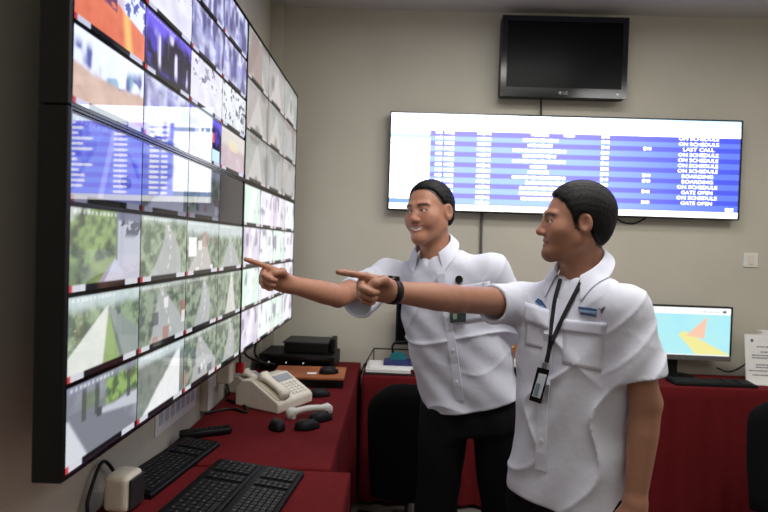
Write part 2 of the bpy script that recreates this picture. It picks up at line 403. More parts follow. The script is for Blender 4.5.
for pi_, (lab, a, b, tiles) in enumerate(panels):
    y0, y1 = PY[a], PY[a + 1]; z0, z1 = PZ[b], PZ[b + 1]
    t = thing('video_wall_panel', lab, 'screen', (SX, y0, z0), 0, 'video wall panels')
    Wd, Hd = y1 - y0 - .002, z1 - z0 - .002
    e = .004
    boxo('housing', -.05, -.0045, 0, Wd, 0, Hd, m_black, t, .004)
    if a == 0:   # the deep black side cheek at the near end
        boxo('side_cheek', -.052, .004, -.012, -.0005, 0, Hd, m_black, t, .003)
    bm = bmesh.new()
    abox(bm, -.004, .003, 0, e, 0, Hd); abox(bm, -.004, .003, Wd - e, Wd, 0, Hd)
    abox(bm, -.004, .003, e, Wd - e, 0, e * 1.6); abox(bm, -.004, .003, e, Wd - e, Hd - e, Hd)
    bmobj('bezel', bm, m_gloss, t)
    R_, Cn = len(tiles), len(tiles[0])
    iw, ih = Wd - 2 * e, Hd - 2.6 * e
    for r in range(R_):
        for c in range(Cn):
            k = tiles[r][c]; g = .0022
            near = (a == 0)
            Wn, Hn = ((72, 44) if c == 0 else (52, 34)) if near else (30, 22)
            img = feed(k, 100 * pi_ + 10 * r + c + 3, Wn, Hn) if k else np.ones((5, 5, 3)) * C3((72, 68, 70))
            if k and b == 1 and a == 0: img = img * np.array([.95, .95, 1.12])
            if pi_ == 0 and r == 0: img = img * np.array([.3, .3, .4])
            if a == 1 and b == 0: img = img * .95
            if a == 1 and b == 1: img = mixc((img @ np.array([.3, .55, .15]))[..., None] * np.array([1.0, .98, .97]), img, np.full(img.shape[:2], .6)) * .78
            P0 = np.array([0.0, e + iw * c / Cn + g, 1.6 * e + ih * (R_ - 1 - r) / R_ + g])
            gridmesh('camera_feed' if k else 'blank_feed', img, P0, np.array([0, iw / Cn - 2 * g, 0]), np.array([0, 0, ih / R_ - 2 * g * (1.9 if near else 1.4)]), m_feed, t)
    boxo('glass_back', -.0044, -.0012, e, Wd - e, e, Hd - e, m_gloss, t)
    for yy in (.6, Wd - .25):
        boxo('wall_bracket', XL - SX + .0005, -.0505, yy - .03, yy + .03, .12, Hd - .12, m_darkgrey, t)

# ------------------------------------------------------------------ flight information board on the back wall
BX0, BX1, BZ0, BZ1 = -0.055, 2.112, 1.718, 2.330
BYF = YB - 0.075
t = thing('flight_board', 'wide bright blue and white flight information display on the beige wall', 'display', (BX0, BYF, BZ0))
BW, BH = BX1 - BX0, BZ1 - BZ0
boxo('housing', 0, BW, .006, .06, 0, BH, m_black, t, .004)
boxo('wall_bracket', .3, BW - .3, .0605, YB - BYF - .0005, .15, .45, m_darkgrey, t)
bm = bmesh.new(); e = .009
abox(bm, 0, e, -.002, .0055, 0, BH); abox(bm, BW - e, BW, -.002, .0055, 0, BH); abox(bm, e, BW - e, -.002, .0055, 0, e); abox(bm, e, BW - e, -.002, .0055, BH - e, BH)
bmobj('bezel', bm, m_gloss, t)
def bu(px): return (px - 388.0) / 354.0          # along the board 0..1
NR = 15; TOPV = 1 - 17.0 / 99; ROWV = 5.33 / 99.0
W_, H_ = 200, 120
U, V = np.meshgrid(np.linspace(0, 1, W_ + 1), np.linspace(0, 1, H_ + 1))
rowi = np.floor((TOPV - V) / ROWV)
odd = (rowi % 2 == 0)
right = sst(.45, 1.0, U)
dk = mixc(np.array([.37, .34, 2.4]), np.array([.08, .11, .85]), right); lt = mixc(np.array([.5, .72, 2.8]), np.array([.15, .24, 1.1]), right)
img = np.where(odd[..., None], dk, lt)
white = np.array([1.15, 1.25, 1.35])
img = np.where(((U < bu(427)))[..., None], np.array([3.4, 3.5, 3.8]), img)
img = np.where(((U < bu(427)) & (np.abs(V - (TOPV - ROWV * 1.2)) < .02))[..., None], np.array([.75, 1.1, 1.3]), img)
img = np.where(((U < bu(427)) & (V < .115))[..., None], np.array([.3, .5, .95]), img)
img = np.where((V > TOPV)[..., None], mixc(np.array([3.0, 3.3, 3.6]), np.array([.9, 1.4, 1.7]), sst(.35, .9, U) * sst(.82, .95, V)), img)
img = np.where((V < .065)[..., None], np.array([2.0, 2.0, 1.9]), img)
m_board = mat_screen('lit flight board screen', 1.0, ior=1.3, rough=0.25)
gridmesh('screen', img, np.array([e, .003, e]), np.array([BW - 2 * e, 0, 0]), np.array([0, 0, BH - 2 * e]), m_board, t)
m_text = mat_glow('lit white lettering', (1.0, 1.0, 1.05), 2.6)
def bars(rows, name):
    bm = bmesh.new()
    for (px, vrow, wpx) in rows:
        x0 = bu(px) * BW; zc = (TOPV - ROWV * (vrow + .5)) * BH
        # illegible printed characters: short letter-sized blocks
        n = max(1, int(wpx / 2.6)); s = wpx / 354 * BW / n
        for i in range(n):
            h = .0072 + .0012 * ((i * 7 + int(px) + vrow * 3) % 3)
            abox(bm, x0 + i * s, x0 + i * s + s * .86, -.0005, .0022, zc - h, zc + h)
    o = bmobj(name, bm, m_text, t); o['kind'] = 'stuff'; return o
bars([(435, r, 7) for r in range(14)] + [(444, r, 10) for r in range(14)], 'flight_number_column')
bars([(477, r, 14) for r in range(14)], 'time_column')
dest = [(531, 18), (523, 36), (528, 25), (513, 54), (523, 34), (513, 54), (531, 17), (529, 21), (513, 54), (527, 40), (521, 46), (521, 40), (523, 44)]
bars([(p, r, wd) for r, (p, wd) in enumerate(dest)] + [(564, 0, 11)], 'destination_column')
bars([(602, r, 8) for r in range(13)], 'gate_column')
bars([(644, r, 8) for r in (2, 7, 8, 10, 12)] + [(728, 13, 8)], 'belt_column')
for r, s in enumerate(['ON SCHEDULE', 'ON SCHEDULE', 'LAST CALL'] + ['ON SCHEDULE'] * 4 + ['BOARDING', 'BOARDING', 'ON SCHEDULE', 'GATE OPEN', 'ON SCHEDULE', 'GATE OPEN']):
    me = text_mesh(s, .030, ext=.0008)
    wmax = max(v.co.x for v in me.vertices) - min(v.co.x for v in me.vertices)
    tw = (40 if len(s) > 9 else 31) / 354 * BW
    me.transform(Matrix.Translation((bu(699) * BW, .0012, (TOPV - ROWV * (r + .5)) * BH)) @ Matrix.Rotation(PI / 2, 4, 'X') @ Matrix.Scale(tw / wmax, 4, (1, 0, 0)))
    link('status_text', me, m_text, t)

# ------------------------------------------------------------------ wall television
TX0, TX1, TZ0, TZ1 = .612, 1.378, 2.432, 2.922
TYF = YB - 0.11
t = thing('television', 'black switched-off television mounted high on the wall above the flight display', 'television', (TX0, TYF, TZ0))
TW, TH = TX1 - TX0, TZ1 - TZ0
boxo('housing', 0, TW, .004, .075, 0, TH, m_black, t, .012)
bm = bmesh.new()
abox(bm, .0, .034, -.008, .0035, .0, TH); abox(bm, TW - .034, TW, -.008, .0035, 0, TH); abox(bm, .034, TW - .034, -.008, .0035, 0, .055); abox(bm, .034, TW - .034, -.008, .0035, TH - .034, TH)
bmobj('bezel', bm, m_gloss, t)
m_off = mat('switched off screen', (8, 8, 9), 0.3, var=0.05, spec=.12)
boxo('screen', .034, TW - .034, -.001, .0038, .055, TH - .034, m_off, t)
boxo('wall_mount', .2, TW - .2, .0755, YB - TYF, .12, .38, m_darkgrey, t)
m_logo = mat('silver logo print', (170, 170, 172), 0.4)
me = text_mesh('LG', .026, ext=.0004); me.transform(Matrix.Translation((TW / 2 + .012, -.0088, .026)) @ Matrix.Rotation(PI / 2, 4, 'X')); link('logo_letters', me, m_logo, t)
latheo('logo_disc', [(.0095, 0), (.0095, .0008)], m_logo, t, 16).data.transform(Matrix.Translation((TW / 2 - .02, -.0088, .026)) @ Matrix.Rotation(PI / 2, 4, 'X'))
boxo('stand_by_light', TW - .06, TW - .05, -.0088, -.0078, .024, .028, mat_glow('standby light', (.8, .9, 1), 1.0), t)

m_cable = mat('black cable rubber', (16, 16, 17), 0.5)
p0 = atY(541, 97, YB - .03); p1 = atY(541, 113, YB - .03)
tag(tubeo('power_cable', [p0 + [0, 0, .03], p0, p1, p1 - [0, 0, .05]], .006, m_cable), 'short black cable hanging from the television to the flight display', 'cable')
p0 = atY(482, 205, YB - .012); p1 = atY(481, 242, YB - .012); p2 = atY(480, 375, YB - .012)
tag(tubeo('signal_cable', [p0, p1, p1 * .5 + p2 * .5, p2], .009, mat('grey cable sleeve', (90, 88, 84), .6)), 'grey cable running straight down from the flight display behind the smiling man', 'cable')
tag(tubeo('loose_cable', [atY(612, 213, YB - .007), atY(622, 222, YB - .007), atY(636, 223, YB - .007), atY(650, 215, YB - .007)], .005, m_cable), 'slack black cable loop peeking below the flight display', 'cable')

sx, sy, sz = atY(750, 260, YB)
t = thing('light_switch', 'square white light switch on the wall right of the flight display', 'switch', (sx, YB, sz))
boxo('plate', -.045, .045, -.009, 0, -.045, .045, m_white, t, .003)
boxo('rocker', -.018, .018, -.013, -.0095, -.028, .028, m_cream, t, .002)
# ------------------------------------------------------------------ tables under red cloths
m_wood = mat('table wood', (132, 98, 70), 0.5, var=.15, vscale=8)
m_red = mat('dark red table cloth', (97, 21, 25), 0.85, var=0.1, vscale=30, bump=0.25, bscale=500, spec=0.15)
def table(name, x0, x1, y0, y1, lab, clab, seed):
    t = thing(name, lab, 'table', ((x0 + x1) / 2, (y0 + y1) / 2, 0))
    hx, hy = (x1 - x0) / 2 - .012, (y1 - y0) / 2 - .012
    boxo('table_top', -hx, hx, -hy, hy, .715, .744, m_wood, t, .003)
    for sx_ in (-1, 1):
        for sy_ in (-1, 1):
            boxo('leg', sx_ * (hx - .05) - .02, sx_ * (hx - .05) + .02, sy_ * (hy - .05) - .02, sy_ * (hy - .05) + .02, 0, .7148, m_wood, t, .003)
    # cloth: top sheet with a rounded edge and a pleated skirt
    rs = random.Random(seed)
    per = []; step = .018
    def seg(ax, ay, bx_, by_):
        n = max(2, int(math.hypot(bx_ - ax, by_ - ay) / step))
        for i in range(n): per.append((ax + (bx_ - ax) * i / n, ay + (by_ - ay) * i / n))
    seg(x0, y0, x1, y0); seg(x1, y0, x1, y1); seg(x1, y1, x0, y1); seg(x0, y1, x0, y0)
    n = len(per); cx, cy = (x0 + x1) / 2, (y0 + y1) / 2
    ph = [rs.random() * 6 for _ in range(4)]
    levels = [(.750, -.006, 0), (.748, .0, 0), (.742, .003, 0), (.68, .003, .12), (.5, .004, .45), (.3, .005, .75), (.03, .006, 1.0)]
    V = []; F = []
    for z, off, wv in levels:
        for i, (x, y) in enumerate(per):
            s = i * step
            fold = .010 * math.sin(s * 34 + ph[0]) + .006 * math.sin(s * 61 + ph[1] + z * 2) + .004 * math.sin(s * 17 + ph[2])
            d = off + wv * (fold - .006)
            nx = (1 if x >= x1 - 1e-6 else -1 if x <= x0 + 1e-6 else 0); ny = (1 if y >= y1 - 1e-6 else -1 if y <= y0 + 1e-6 else 0)
            V.append((x + nx * d, y + ny * d, z))
    L_ = len(levels)
    for l in range(L_ - 1):
        for i in range(n):
            j = (i + 1) % n
            F.append((l * n + j, l * n + i, (l + 1) * n + i, (l + 1) * n + j))
    F.append(tuple(range(n)))
    o = pyobj('tablecloth', V, F, m_red, None, False)
    for p in o.data.polygons[:-1]: p.use_smooth = True
    tag(o, clab, 'tablecloth', 'red tablecloths')
table('side_table', -.79, -.125, .35, 1.822, 'nearest table below the video wall, under a red cloth with two keyboards', 'red cloth on the nearest table, under the pair of black keyboards', 1)
table('side_table', -.79, -.195, 1.845, 3.535, 'table below the far video wall under a red cloth with the white telephones', 'red cloth under the white telephones and black equipment', 2)
table('back_table', -.160, 2.75, 3.175, 3.535, 'long table along the back wall under a red cloth with the monitor', 'pleated red cloth on the long table along the back wall', 3)

# ------------------------------------------------------------------ keyboards
TZ = .7505
m_key = mat('black key caps', (26, 26, 28), .5)
m_keyprint = mat('pale key print', (96, 96, 98), .6)
def keyboard(lab, x, y, rz, L=.44, W=.14, name='computer_keyboard', tilt=0):
    t = thing(name, lab, 'keyboard', (x, y, TZ), rz, 'computer keyboards')
    bm = bmesh.new(); prism(bm, [(-W / 2, 0), (W / 2, 0), (W / 2, .012), (W / 2 - .004, .015), (-W / 2 + .02, .024), (-W / 2, .022)], -L / 2, L / 2)
    bmobj('body', bm, m_black, t)
    bm = bmesh.new(); bm2 = bmesh.new()
    rows = 6; kp = (W - .034) / rows; cols = int((L - .02) / kp)
    for r in range(rows):
        for c in range(cols):
            if c in (int(cols * .66), int(cols * .8)): continue
            if r == rows - 1 and 3 < c < 8: continue
            xx = -W / 2 + .024 + kp * (r + .5); yy = -L / 2 + .012 + kp * (c + .5)
            zz = .024 - (xx + W / 2 - .02) / (W - .024) * .009
            abox(bm, xx - kp * .42, xx + kp * .42, yy - kp * .42, yy + kp * .42, zz, zz + .005)
            if (r * 5 + c * 3) % 2 == 0: abox(bm2, xx - kp * .15, xx + kp * .1, yy - kp * .12, yy + kp * .12, zz + .0051, zz + .0053)
    if True:
        xx = -W / 2 + .024 + kp * (rows - .5); zz = .0155
        abox(bm, xx - kp * .42, xx + kp * .42, -L / 2 + .012 + kp * 4.1, -L / 2 + .012 + kp * 7.9, zz, zz + .005)
    o = bmobj('key_caps', bm, m_key, t); o['kind'] = 'stuff'
    o = bmobj('key_print', bm2, m_keyprint, t); o['kind'] = 'stuff'
    return t
# rows run along the table; the user stands on the +x side
keyboard('black keyboard lying against the wall beside the cream speaker', -.712, 1.80, math.radians(-8), .44, .14)
keyboard('black keyboard, left one of the pair on the near red cloth', -.515, 1.60, math.radians(-7), .45, .15)
keyboard('black keyboard, right one of the pair, nearest the table edge', -.360, 1.565, math.radians(-6), .44, .14)

# remote handset by the wall
t = thing('remote_control', 'long black remote control lying behind the keyboard at the wall', 'remote', (-.700, 2.112, TZ), math.radians(-62))
boxo('body', -.025, .025, -.095, .095, 0, .026, m_black, t, .009, seg=3)
boxo('lens', -.014, .014, .0945, .098, .006, .02, m_gloss, t, .001)
bm = bmesh.new()
for r in range(8):
    for c in range(3): abox(bm, -.014 + c * .011, -.007 + c * .011, -.07 + r * .017, -.06 + r * .017, .0262, .0285)
bmobj('buttons', bm, m_darkgrey, t)

# ------------------------------------------------------------------ mice
def mouse(lab, x, y, z, rz):
    t = thing('computer_mouse', lab, 'mouse', (x, y, z), rz, 'computer mice')
    n, k = 14, 8; V = []; F = []
    for i in range(k + 1):
        a = i / k * PI / 2
        for j in range(n):
            q = 2 * PI * j / n; sx_ = .031 * math.cos(a) ** .6; sy_ = .054 * math.cos(a) ** .6
            V.append((sx_ * math.cos(q) * (1 - .12 * math.sin(q)), sy_ * math.sin(q), .036 * math.sin(a) * (1 - .25 * math.sin(q) * math.cos(a))))
    for i in range(k):
        for j in range(n):
            j2 = (j + 1) % n; F.append((i * n + j, i * n + j2, (i + 1) * n + j2, (i + 1) * n + j))
    F.append(tuple(range(n))[::-1]); F.append(tuple(range(k * n, k * n + n)))
    pyobj('shell', V, F, m_gloss if 'glossy' in lab else m_black, t, True)
    bm = bmesh.new(); bmesh.ops.create_cone(bm, cap_ends=True, segments=12, radius1=.009, radius2=.009, depth=.006, matrix=Matrix.Translation((0, .026, .027)) @ Matrix.Rotation(PI / 2, 4, 'Y'))
    bmobj('scroll_wheel', bm, m_darkgrey, t)
    boxo('button_gap', -.0006, .0006, .01, .05, .0, .02, m_darkgrey, t)
    return t
mouse('black mouse on the red cloth in front of the white telephone', -.452, 2.225, TZ, .5)
mouse('black mouse, nearest of the two resting by the loose handset', -.330, 2.235, TZ, -1.1)
mouse('black mouse touching the loose white handset, further from the keyboards', -.290, 2.345, TZ + .0, -1.0)

# ------------------------------------------------------------------ telephones
m_lcd = mat('grey paper label', (150, 152, 160), .5)
def bar_handset(name, parent, m, L=.2, w=.042, curve=.018, mtx=None):
    n = 14; rows = []
    V = []; F = []
    for i in range(n + 1):
        s = i / n * 2 - 1; y = s * L / 2
        thick = .013 + .012 * sst(np.array(.55), np.array(.85), np.array(abs(s))); zc = .03 - curve * abs(s) ** 2 + .004
        wd = w / 2 * (0.72 + .28 * float(sst(.5, .8, np.array(abs(s)))))
        if i in (0, n): wd *= .7; thick *= .7
        for q in range(10):
            a = 2 * PI * q / 10; V.append((wd * math.copysign(abs(math.cos(a)) ** .7, math.cos(a)), y, zc + float(thick) * math.copysign(abs(math.sin(a)) ** .7, math.sin(a))))
    for i in range(n):
        for q in range(10):
            q2 = (q + 1) % 10; F.append((i * 10 + q, i * 10 + q2, (i + 1) * 10 + q2, (i + 1) * 10 + q))
    F.append(tuple(range(10))[::-1]); F.append(tuple(range(n * 10, n * 10 + 10)))
    if mtx is not None: V = [mtx @ Vector(v) for v in V]
    return pyobj(name, V, F, m, parent, True)
def phone(lab, x, y, rz, W, D, H, group):
    t = thing('desk_telephone', lab, 'telephone', (x, y, TZ), rz, group)
    bm = bmesh.new(); prism(bm, [(-D / 2, 0), (D / 2, 0), (D / 2, H * .32), (D / 2 - .008, H * .4), (-D * .12, H), (-D * .36, H * .96), (-D / 2, H * .62)], -W / 2, W / 2, axis='x')
    bmesh.ops.bevel(bm, geom=list(bm.edges), offset=.006, segments=2, profile=.5, affect='EDGES')
    b_ = bmobj('body', bm, m_cream, t)
    # sloping top: (y from -D*.12 to D/2)
    y0, z0, y1, z1 = -D * .12, H, D / 2 - .008, H * .4
    an = math.atan2(z1 - z0, y1 - y0); Ls = math.hypot(y1 - y0, z1 - z0)
    S = Matrix.Translation((0, y0, z0)) @ Matrix.Rotation(an, 4, 'X')
    bm = bmesh.new(); abox(bm, -W * .42, W * .0, Ls * .08, Ls * .34, .0, .004, .001, 1, S); bmobj('label_panel', bm, m_lcd, t)
    bm = bmesh.new()
    for r in range(5):
        for c in range(4):
            xx = -W * .42 + c * W * .105; yy = Ls * (.42 + r * .105)
            abox(bm, xx, xx + W * .075, yy, yy + Ls * .07, .0, .006, .0015, 1, S)
    bmobj('keypad', bm, m_white, t)
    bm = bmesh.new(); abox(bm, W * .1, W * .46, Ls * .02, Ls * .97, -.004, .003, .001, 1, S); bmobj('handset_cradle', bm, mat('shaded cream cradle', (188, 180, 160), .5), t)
    bar_handset('handset', t, m_cream, Ls * 1.02, .06, .008, S @ Matrix.Translation((W * .28, Ls * .5, -.008)))
    return t
phone('large cream desk telephone on the red cloth in front of the brown lid', -.535, 2.57, math.radians(-118), .25, .25, .125, 'desk telephones')
phone('small cream desk telephone against the wall behind the larger one', -.70, 2.77, math.radians(-110), .15, .17, .085, 'desk telephones')
t = thing('telephone_handset', 'loose white telephone handset lying on the red cloth behind the mice', 'handset', (-.345, 2.395, TZ), math.radians(-60), None)
bar_handset('grip', t, m_white, .205, .042, .016)
for s in (-1, 1):
    bm = bmesh.new(); bmesh.ops.create_cone(bm, cap_ends=True, segments=16, radius1=.017, radius2=.02, depth=.018, matrix=Matrix.Translation((0, s * .08, .01))); bmobj('ear_cap', bm, m_white, t)

# ------------------------------------------------------------------ black equipment in the corner
m_brown = mat('brown wood grain', (158, 92, 56), .5, var=.25, vscale=14)
t = thing('flat_case', 'flat black case with a brown wooden lid on the red cloth', 'case', (-.415, 2.99, TZ), math.radians(2))
boxo('body', -.205, .165, -.125, .125, 0, .042, m_black, t, .004)
boxo('lid', -.210, .170, -.130, .130, .0425, .056, m_brown, t, .003)
boxo('front_slot', .02, .13, -.1275, -.1255, .012, .03, m_gloss, t)
boxo('white_sticker', -.03, .02, -.06, -.02, .0562, .0566, m_paper, t)
mouse('black mouse on top of the brown wooden lid', -.33, 2.96, TZ + .0566, -1.2)
mouse('black mouse in front of the flat case with the brown lid', -.345, 2.72, TZ, -1.3)
t = thing('video_recorder', 'wide black recorder box in the corner below the far video wall', 'recorder', (-.545, 3.345, TZ), math.radians(-2))
boxo('body', -.22, .22, -.14, .14, .008, .098, m_black, t, .012, seg=3)
boxo('front_panel', -.20, .20, -.1445, -.1405, .02, .085, m_gloss, t, .003)
for fx in (-.17, .17):
    for fy in (-.1, .1): latheo('foot', [(.014, 0), (.016, .0075)], m_darkgrey, t, 12, (fx, fy, 0))
for i in range(3): boxo('indicator', -.16 + i * .1, -.152 + i * .1, -.1462, -.145, .05, .056, mat_glow('indicator', (.7, .8, .9), .6) if i == 0 else bpy.data.materials['indicator'], t)
t = thing('network_switch', 'smaller black device stacked on the recorder box', 'device', (-.50, 3.36, TZ + .0985), math.radians(-2))
boxo('body', -.13, .13, -.10, .10, 0, .055, m_black, t, .006)
boxo('top_plate', -.135, .135, -.105, .105, .0555, .068, m_darkgrey, t, .004)
boxo('upright_cap', .135, .165, -.06, .06, .0, .085, m_black, t, .006)
# cables behind the equipment and the red plug
tag(tubeo('equipment_cable', [(-.70, 3.16, .785), (-.765, 3.12, .86), (-.74, 3.05, .95), (-.70, 3.0, 1.03)], .006, m_cable), 'black cable rising from the recorder to the video wall', 'cable')
tag(tubeo('equipment_cable', [(-.66, 3.16, .80), (-.735, 3.08, .83), (-.78, 2.95, .90), (-.76, 2.8, 1.035)], .006, m_cable), 'thick black cable hanging from the video wall above the small telephone', 'cable')
tag(tubeo('floor_cable', [(-.79, 2.36, .757), (-.70, 2.44, .757), (-.62, 2.40, .757), (-.66, 2.5, .757), (-.76, 2.58, .757)], .006, m_cable), 'black cable curling on the red cloth left of the telephone', 'cable')
rx, ry, rz_ = atX(240, 366, -.66)
t = thing('red_plug', 'small red plug hanging at the lower corner of the video wall', 'plug', (rx, ry, rz_ - .03))
boxo('plug_body', -.018, .018, -.014, .014, 0, .045, mat('red plastic', (176, 32, 40), .4), t, .006)
tubeo('lead', [(0, 0, .046), (-.01, .03, .09), (-.03, .06, 1.03 - rz_ + .03)], .005, m_cable, t)

# ------------------------------------------------------------------ cream speaker, wall paper, trunking
t = thing('desk_speaker', 'small cream speaker standing by the wall at the lower left', 'speaker', (-.728, 1.525, TZ), math.radians(-6))
bm = bmesh.new(); abox(bm, -.038, .034, -.045, .04, .0, .102, .016, 4); bmobj('cabinet', bm, m_cream, t)
bm = bmesh.new(); abox(bm, .0345, .042, -.036, .032, .008, .092, .004, 3); bmobj('grille', bm, m_darkgrey, t)
latheo('base_ring', [(.03, -.0), (.03, .004)], m_black, t, 20)
tag(tubeo('speaker_cable', [(-.795, 1.46, .757), (-.798, 1.47, .80), (-.799, 1.54, .868), (-.80, 1.62, .80), (-.799, 1.66, .757)], .005, m_cable), 'thin black cable looping behind the cream speaker', 'cable')
def wallpatch(pxs, X, th, name, m, parent=None):
    P = [atX(u, v, X) for u, v in pxs]; bm = bmesh.new()
    A = [bm.verts.new(tuple(p)) for p in P]; B = [bm.verts.new((p[0] - th, p[1], p[2])) for p in P]
    bm.faces.new(A); bm.faces.new(B[::-1]); n = len(P)
    for i in range(n): bm.faces.new((A[i], B[i], B[(i + 1) % n], A[(i + 1) % n]))
    bmesh.ops.recalc_face_normals(bm, faces=bm.faces)
    return bm
ya, yb, za, zb = 1.93, 2.33, .80, 1.06
t = thing('wall_notice', 'pale printed sheet taped to the wall under the video wall', 'notice', (XL, ya, za))
boxo('sheet', .0003, .003, 0, yb - ya, 0, zb - za, m_paper, t)
m_blueink = mat('pale blue print', (190, 193, 206), .8)
for i in range(7):
    boxo('printed_column', .0032, .0036, .03 + i * .052, .065 + i * .052, .03, zb - za - .04, m_blueink, t)
t = thing('cable_trunking', 'white vertical cable trunking on the wall under the video wall', 'trunking', (XL, 2.42, .755))
boxo('channel', 0, .03, -.03, .03, 0, .5, m_cream, t, .003); boxo('cover', .0305, .036, -.033, .033, 0, .5, m_white, t, .002)
t = thing('power_adapter', 'cream power adapter plugged in at the wall beside the trunking', 'adapter', (XL, 2.60, .82))
boxo('wall_plate', 0, .01, -.05, .05, 0, .12, m_white, t, .002); boxo('brick', .0105, .075, -.032, .032, .01, .1, m_cream, t, .008)
tubeo('lead', [(.05, 0, .01), (.06, .01, -.03), (.05, .04, -.06), (.03, .05, -.058)], .004, m_cable, t)

# ------------------------------------------------------------------ things on the back table
t = thing('document_tray', 'black wire document tray full of papers at the end of the back table', 'tray', (-.01, 3.335, TZ))
tl = [(-.15, -.13), (.15, -.13), (.16, .13), (-.16, .13)]
V, F = tube_vf([(x, y, .004) for x, y in tl] + [(-.16, -.13, .004)], .004, 6); pyobj('bottom_rail', V, F, m_black, t)
V, F = tube_vf([(-.16, -.13, .02), (-.10, .12, .105), (.15, .12, .105), (.15, -.13, .02)], .0045, 6); pyobj('top_rail', V, F, m_black, t)
for x, y, z in ((-.16, -.13, .02), (.16, -.13, .02), (-.1, .12, .105), (.16, .12, .105)):
    V, F = tube_vf([(x, y, 0.004), (x, y, z)], .0035, 6); pyobj('post', V, F, m_black, t)
rs = random.Random(4)
for i in range(3):
    o = boxo('paper_sheaf', -.13, .13, -.10, .10, 0, .0092, m_paper, None)
    o.location = (-.01 + rs.uniform(-.008, .008), 3.335 + rs.uniform(-.01, .01), TZ + .0085 + i * .0095); o.rotation_euler = (0, 0, rs.uniform(-.08, .08))
    tag(o, ['bottom', 'middle', 'topmost'][i] + ' white paper sheaf of the pile in the black document tray', 'paper', 'sheaves in the document tray')
o = boxo('blue_book', -.09, .09, -.06, .06, 0, .02, mat('dark blue cover', (44, 48, 104), .5), None, .002); o.location = (.045, 3.35, TZ + .038); tag(o, 'dark blue book on top of the papers in the tray', 'book')
t = thing('tape_dispenser', 'small teal tape dispenser with black arm on the blue book', 'dispenser', (.04, 3.375, TZ + .0585))
bm = bmesh.new(); prism(bm, [(-.05, 0), (.05, 0), (.05, .03), (.02, .045), (-.035, .04), (-.05, .02)], -.02, .02); bmobj('base', bm, mat('teal plastic', (40, 116, 124), .4), t)
tubeo('arm', [(-.03, 0, .03), (-.035, 0, .08), (-.01, 0, .105), (.045, 0, .108)], .007, m_black, t)
t = thing('desktop_monitor', 'black monitor on the back table mostly hidden behind the smiling man', 'monitor', (.245, 3.44, TZ), math.radians(0))
boxo('housing', -.225, .225, -.02, .025, .14, .42, m_black, t, .006)
boxo('screen', -.212, .212, -.0225, -.0205, .155, .407, m_off, t)
boxo('stand_neck', -.025, .025, -.005, .02, .012, .1395, m_white, t); boxo('stand_base', -.06, .1, -.06, .06, 0, .0115, m_white, t, .004)

gx, gy, gz = atY(510, 350, 3.40)
m_gold = mat('gold plated metal', (222, 190, 96), .25, metal=.9)
t = thing('trophy', 'small gold trophy on a white box seen between the two men', 'trophy', (gx, 3.37, TZ + .0855))
latheo('base', [(.022, 0), (.024, .012), (.012, .022)], m_gold, t, 14)
latheo('stem', [(.006, .0221), (.006, .045)], m_gold, t, 10)
latheo('cup', [(.007, .0451), (.020, .06), (.024, .085), (.019, .0852)], m_gold, t, 14)
o = boxo('device_box', gx - .06, gx + .06, 3.32, 3.42, TZ + .047, TZ + .085, m_white, None, .003); tag(o, 'small white box under the gold trophy on the back table', 'box')
o = boxo('black_box', gx - .08, gx + .08, 3.30, 3.44, TZ, TZ + .0465, m_black, None, .003); tag(o, 'flat black box under the small white box on the back table', 'box')
o = boxo('wooden_plaque', gx + .0, gx + .18, 3.46, 3.48, TZ, TZ + .27, m_brown, None, .003); tag(o, 'brown wooden plaque standing behind the gold trophy', 'plaque')

# monitor with the map
mxc, myc = 1.80, 3.43
t = thing('desktop_monitor', 'lit monitor with a cyan and yellow map on the back table', 'monitor', (mxc, myc, TZ), math.radians(-2))
MW, MH = .50, .300; mz = .108
boxo('housing', -MW / 2, MW / 2, -.004, .035, mz, mz + MH + .03, m_black, t, .005)
bm = bmesh.new(); abox(bm, -MW / 2, MW / 2, -.012, -.0045, mz, mz + .03, .002); bmobj('lower_bezel', bm, mat('grey bezel', (96, 92, 92), .4), t)
bm = bmesh.new(); abox(bm, -MW / 2, -MW / 2 + .01, -.012, -.0045, mz + .0305, mz + MH + .03); abox(bm, MW / 2 - .01, MW / 2, -.012, -.0045, mz + .0305, mz + MH + .03); abox(bm, -MW / 2 + .0105, MW / 2 - .0105, -.012, -.0045, mz + MH + .02, mz + MH + .03); bmobj('bezel', bm, m_gloss, t)
W_, H_ = 96, 60; U, V = np.meshgrid(np.linspace(0, 1, W_ + 1), np.linspace(0, 1, H_ + 1))
img = np.zeros((H_ + 1, W_ + 1, 3)) + C3((164, 226, 238)); nn = fbm(U, V, 5, 77)
img = mixc(img, C3((190, 236, 226)), nn * .5)
# a peak: coral flank, yellow plain
yel = sst(0, .02, U - (.36 + .55 * np.abs(V - .42))) * sst(0, .02, (1.05 - 1.2 * (V - .0)) - U) * (V < .62)
img = mixc(img, C3((232, 226, 150)), yel)
cor = sst(0, .02, U - (.46 + .62 * (V - .42))) * sst(0, .02, (.70 + .06 * (V - .42)) - U) * sst(0, .02, V - .40 + .25 * (U - .46)) * (V < .86)
img = mixc(img, C3((240, 194, 168)), cor)
img[V > .85] = C3((244, 248, 248)); img[V < .03] = C3((230, 240, 240))
img = mixc(img, C3((90, 100, 110)), ((V > .9) & (V < .925) & (U > .62) & (U < .86) & (np.sin(U * 260) > -.3)) * .7)
img = mixc(img, C3((40, 44, 52)), ((np.abs(U - .925) < .03 - .9 * np.abs(V - .925)) & (np.abs(V - .92) < .03)) * 1.0)
gridmesh('screen', img, np.array([-MW / 2 + .01, -.0085, mz + .0305]), np.array([MW - .02, 0, 0]), np.array([0, 0, MH - .0105]), mat_screen('lit monitor screen', 1.05, 1.3, .3), t)
boxo('stand_neck', -.10, -.04, .0355, .06, .012, .2, m_black, t, .004)
latheo('stand_base', [(.12, 0), (.12, .008), (.05, .016), (.03, .0165)], m_black, t, 28, (-.07, .02, 0))
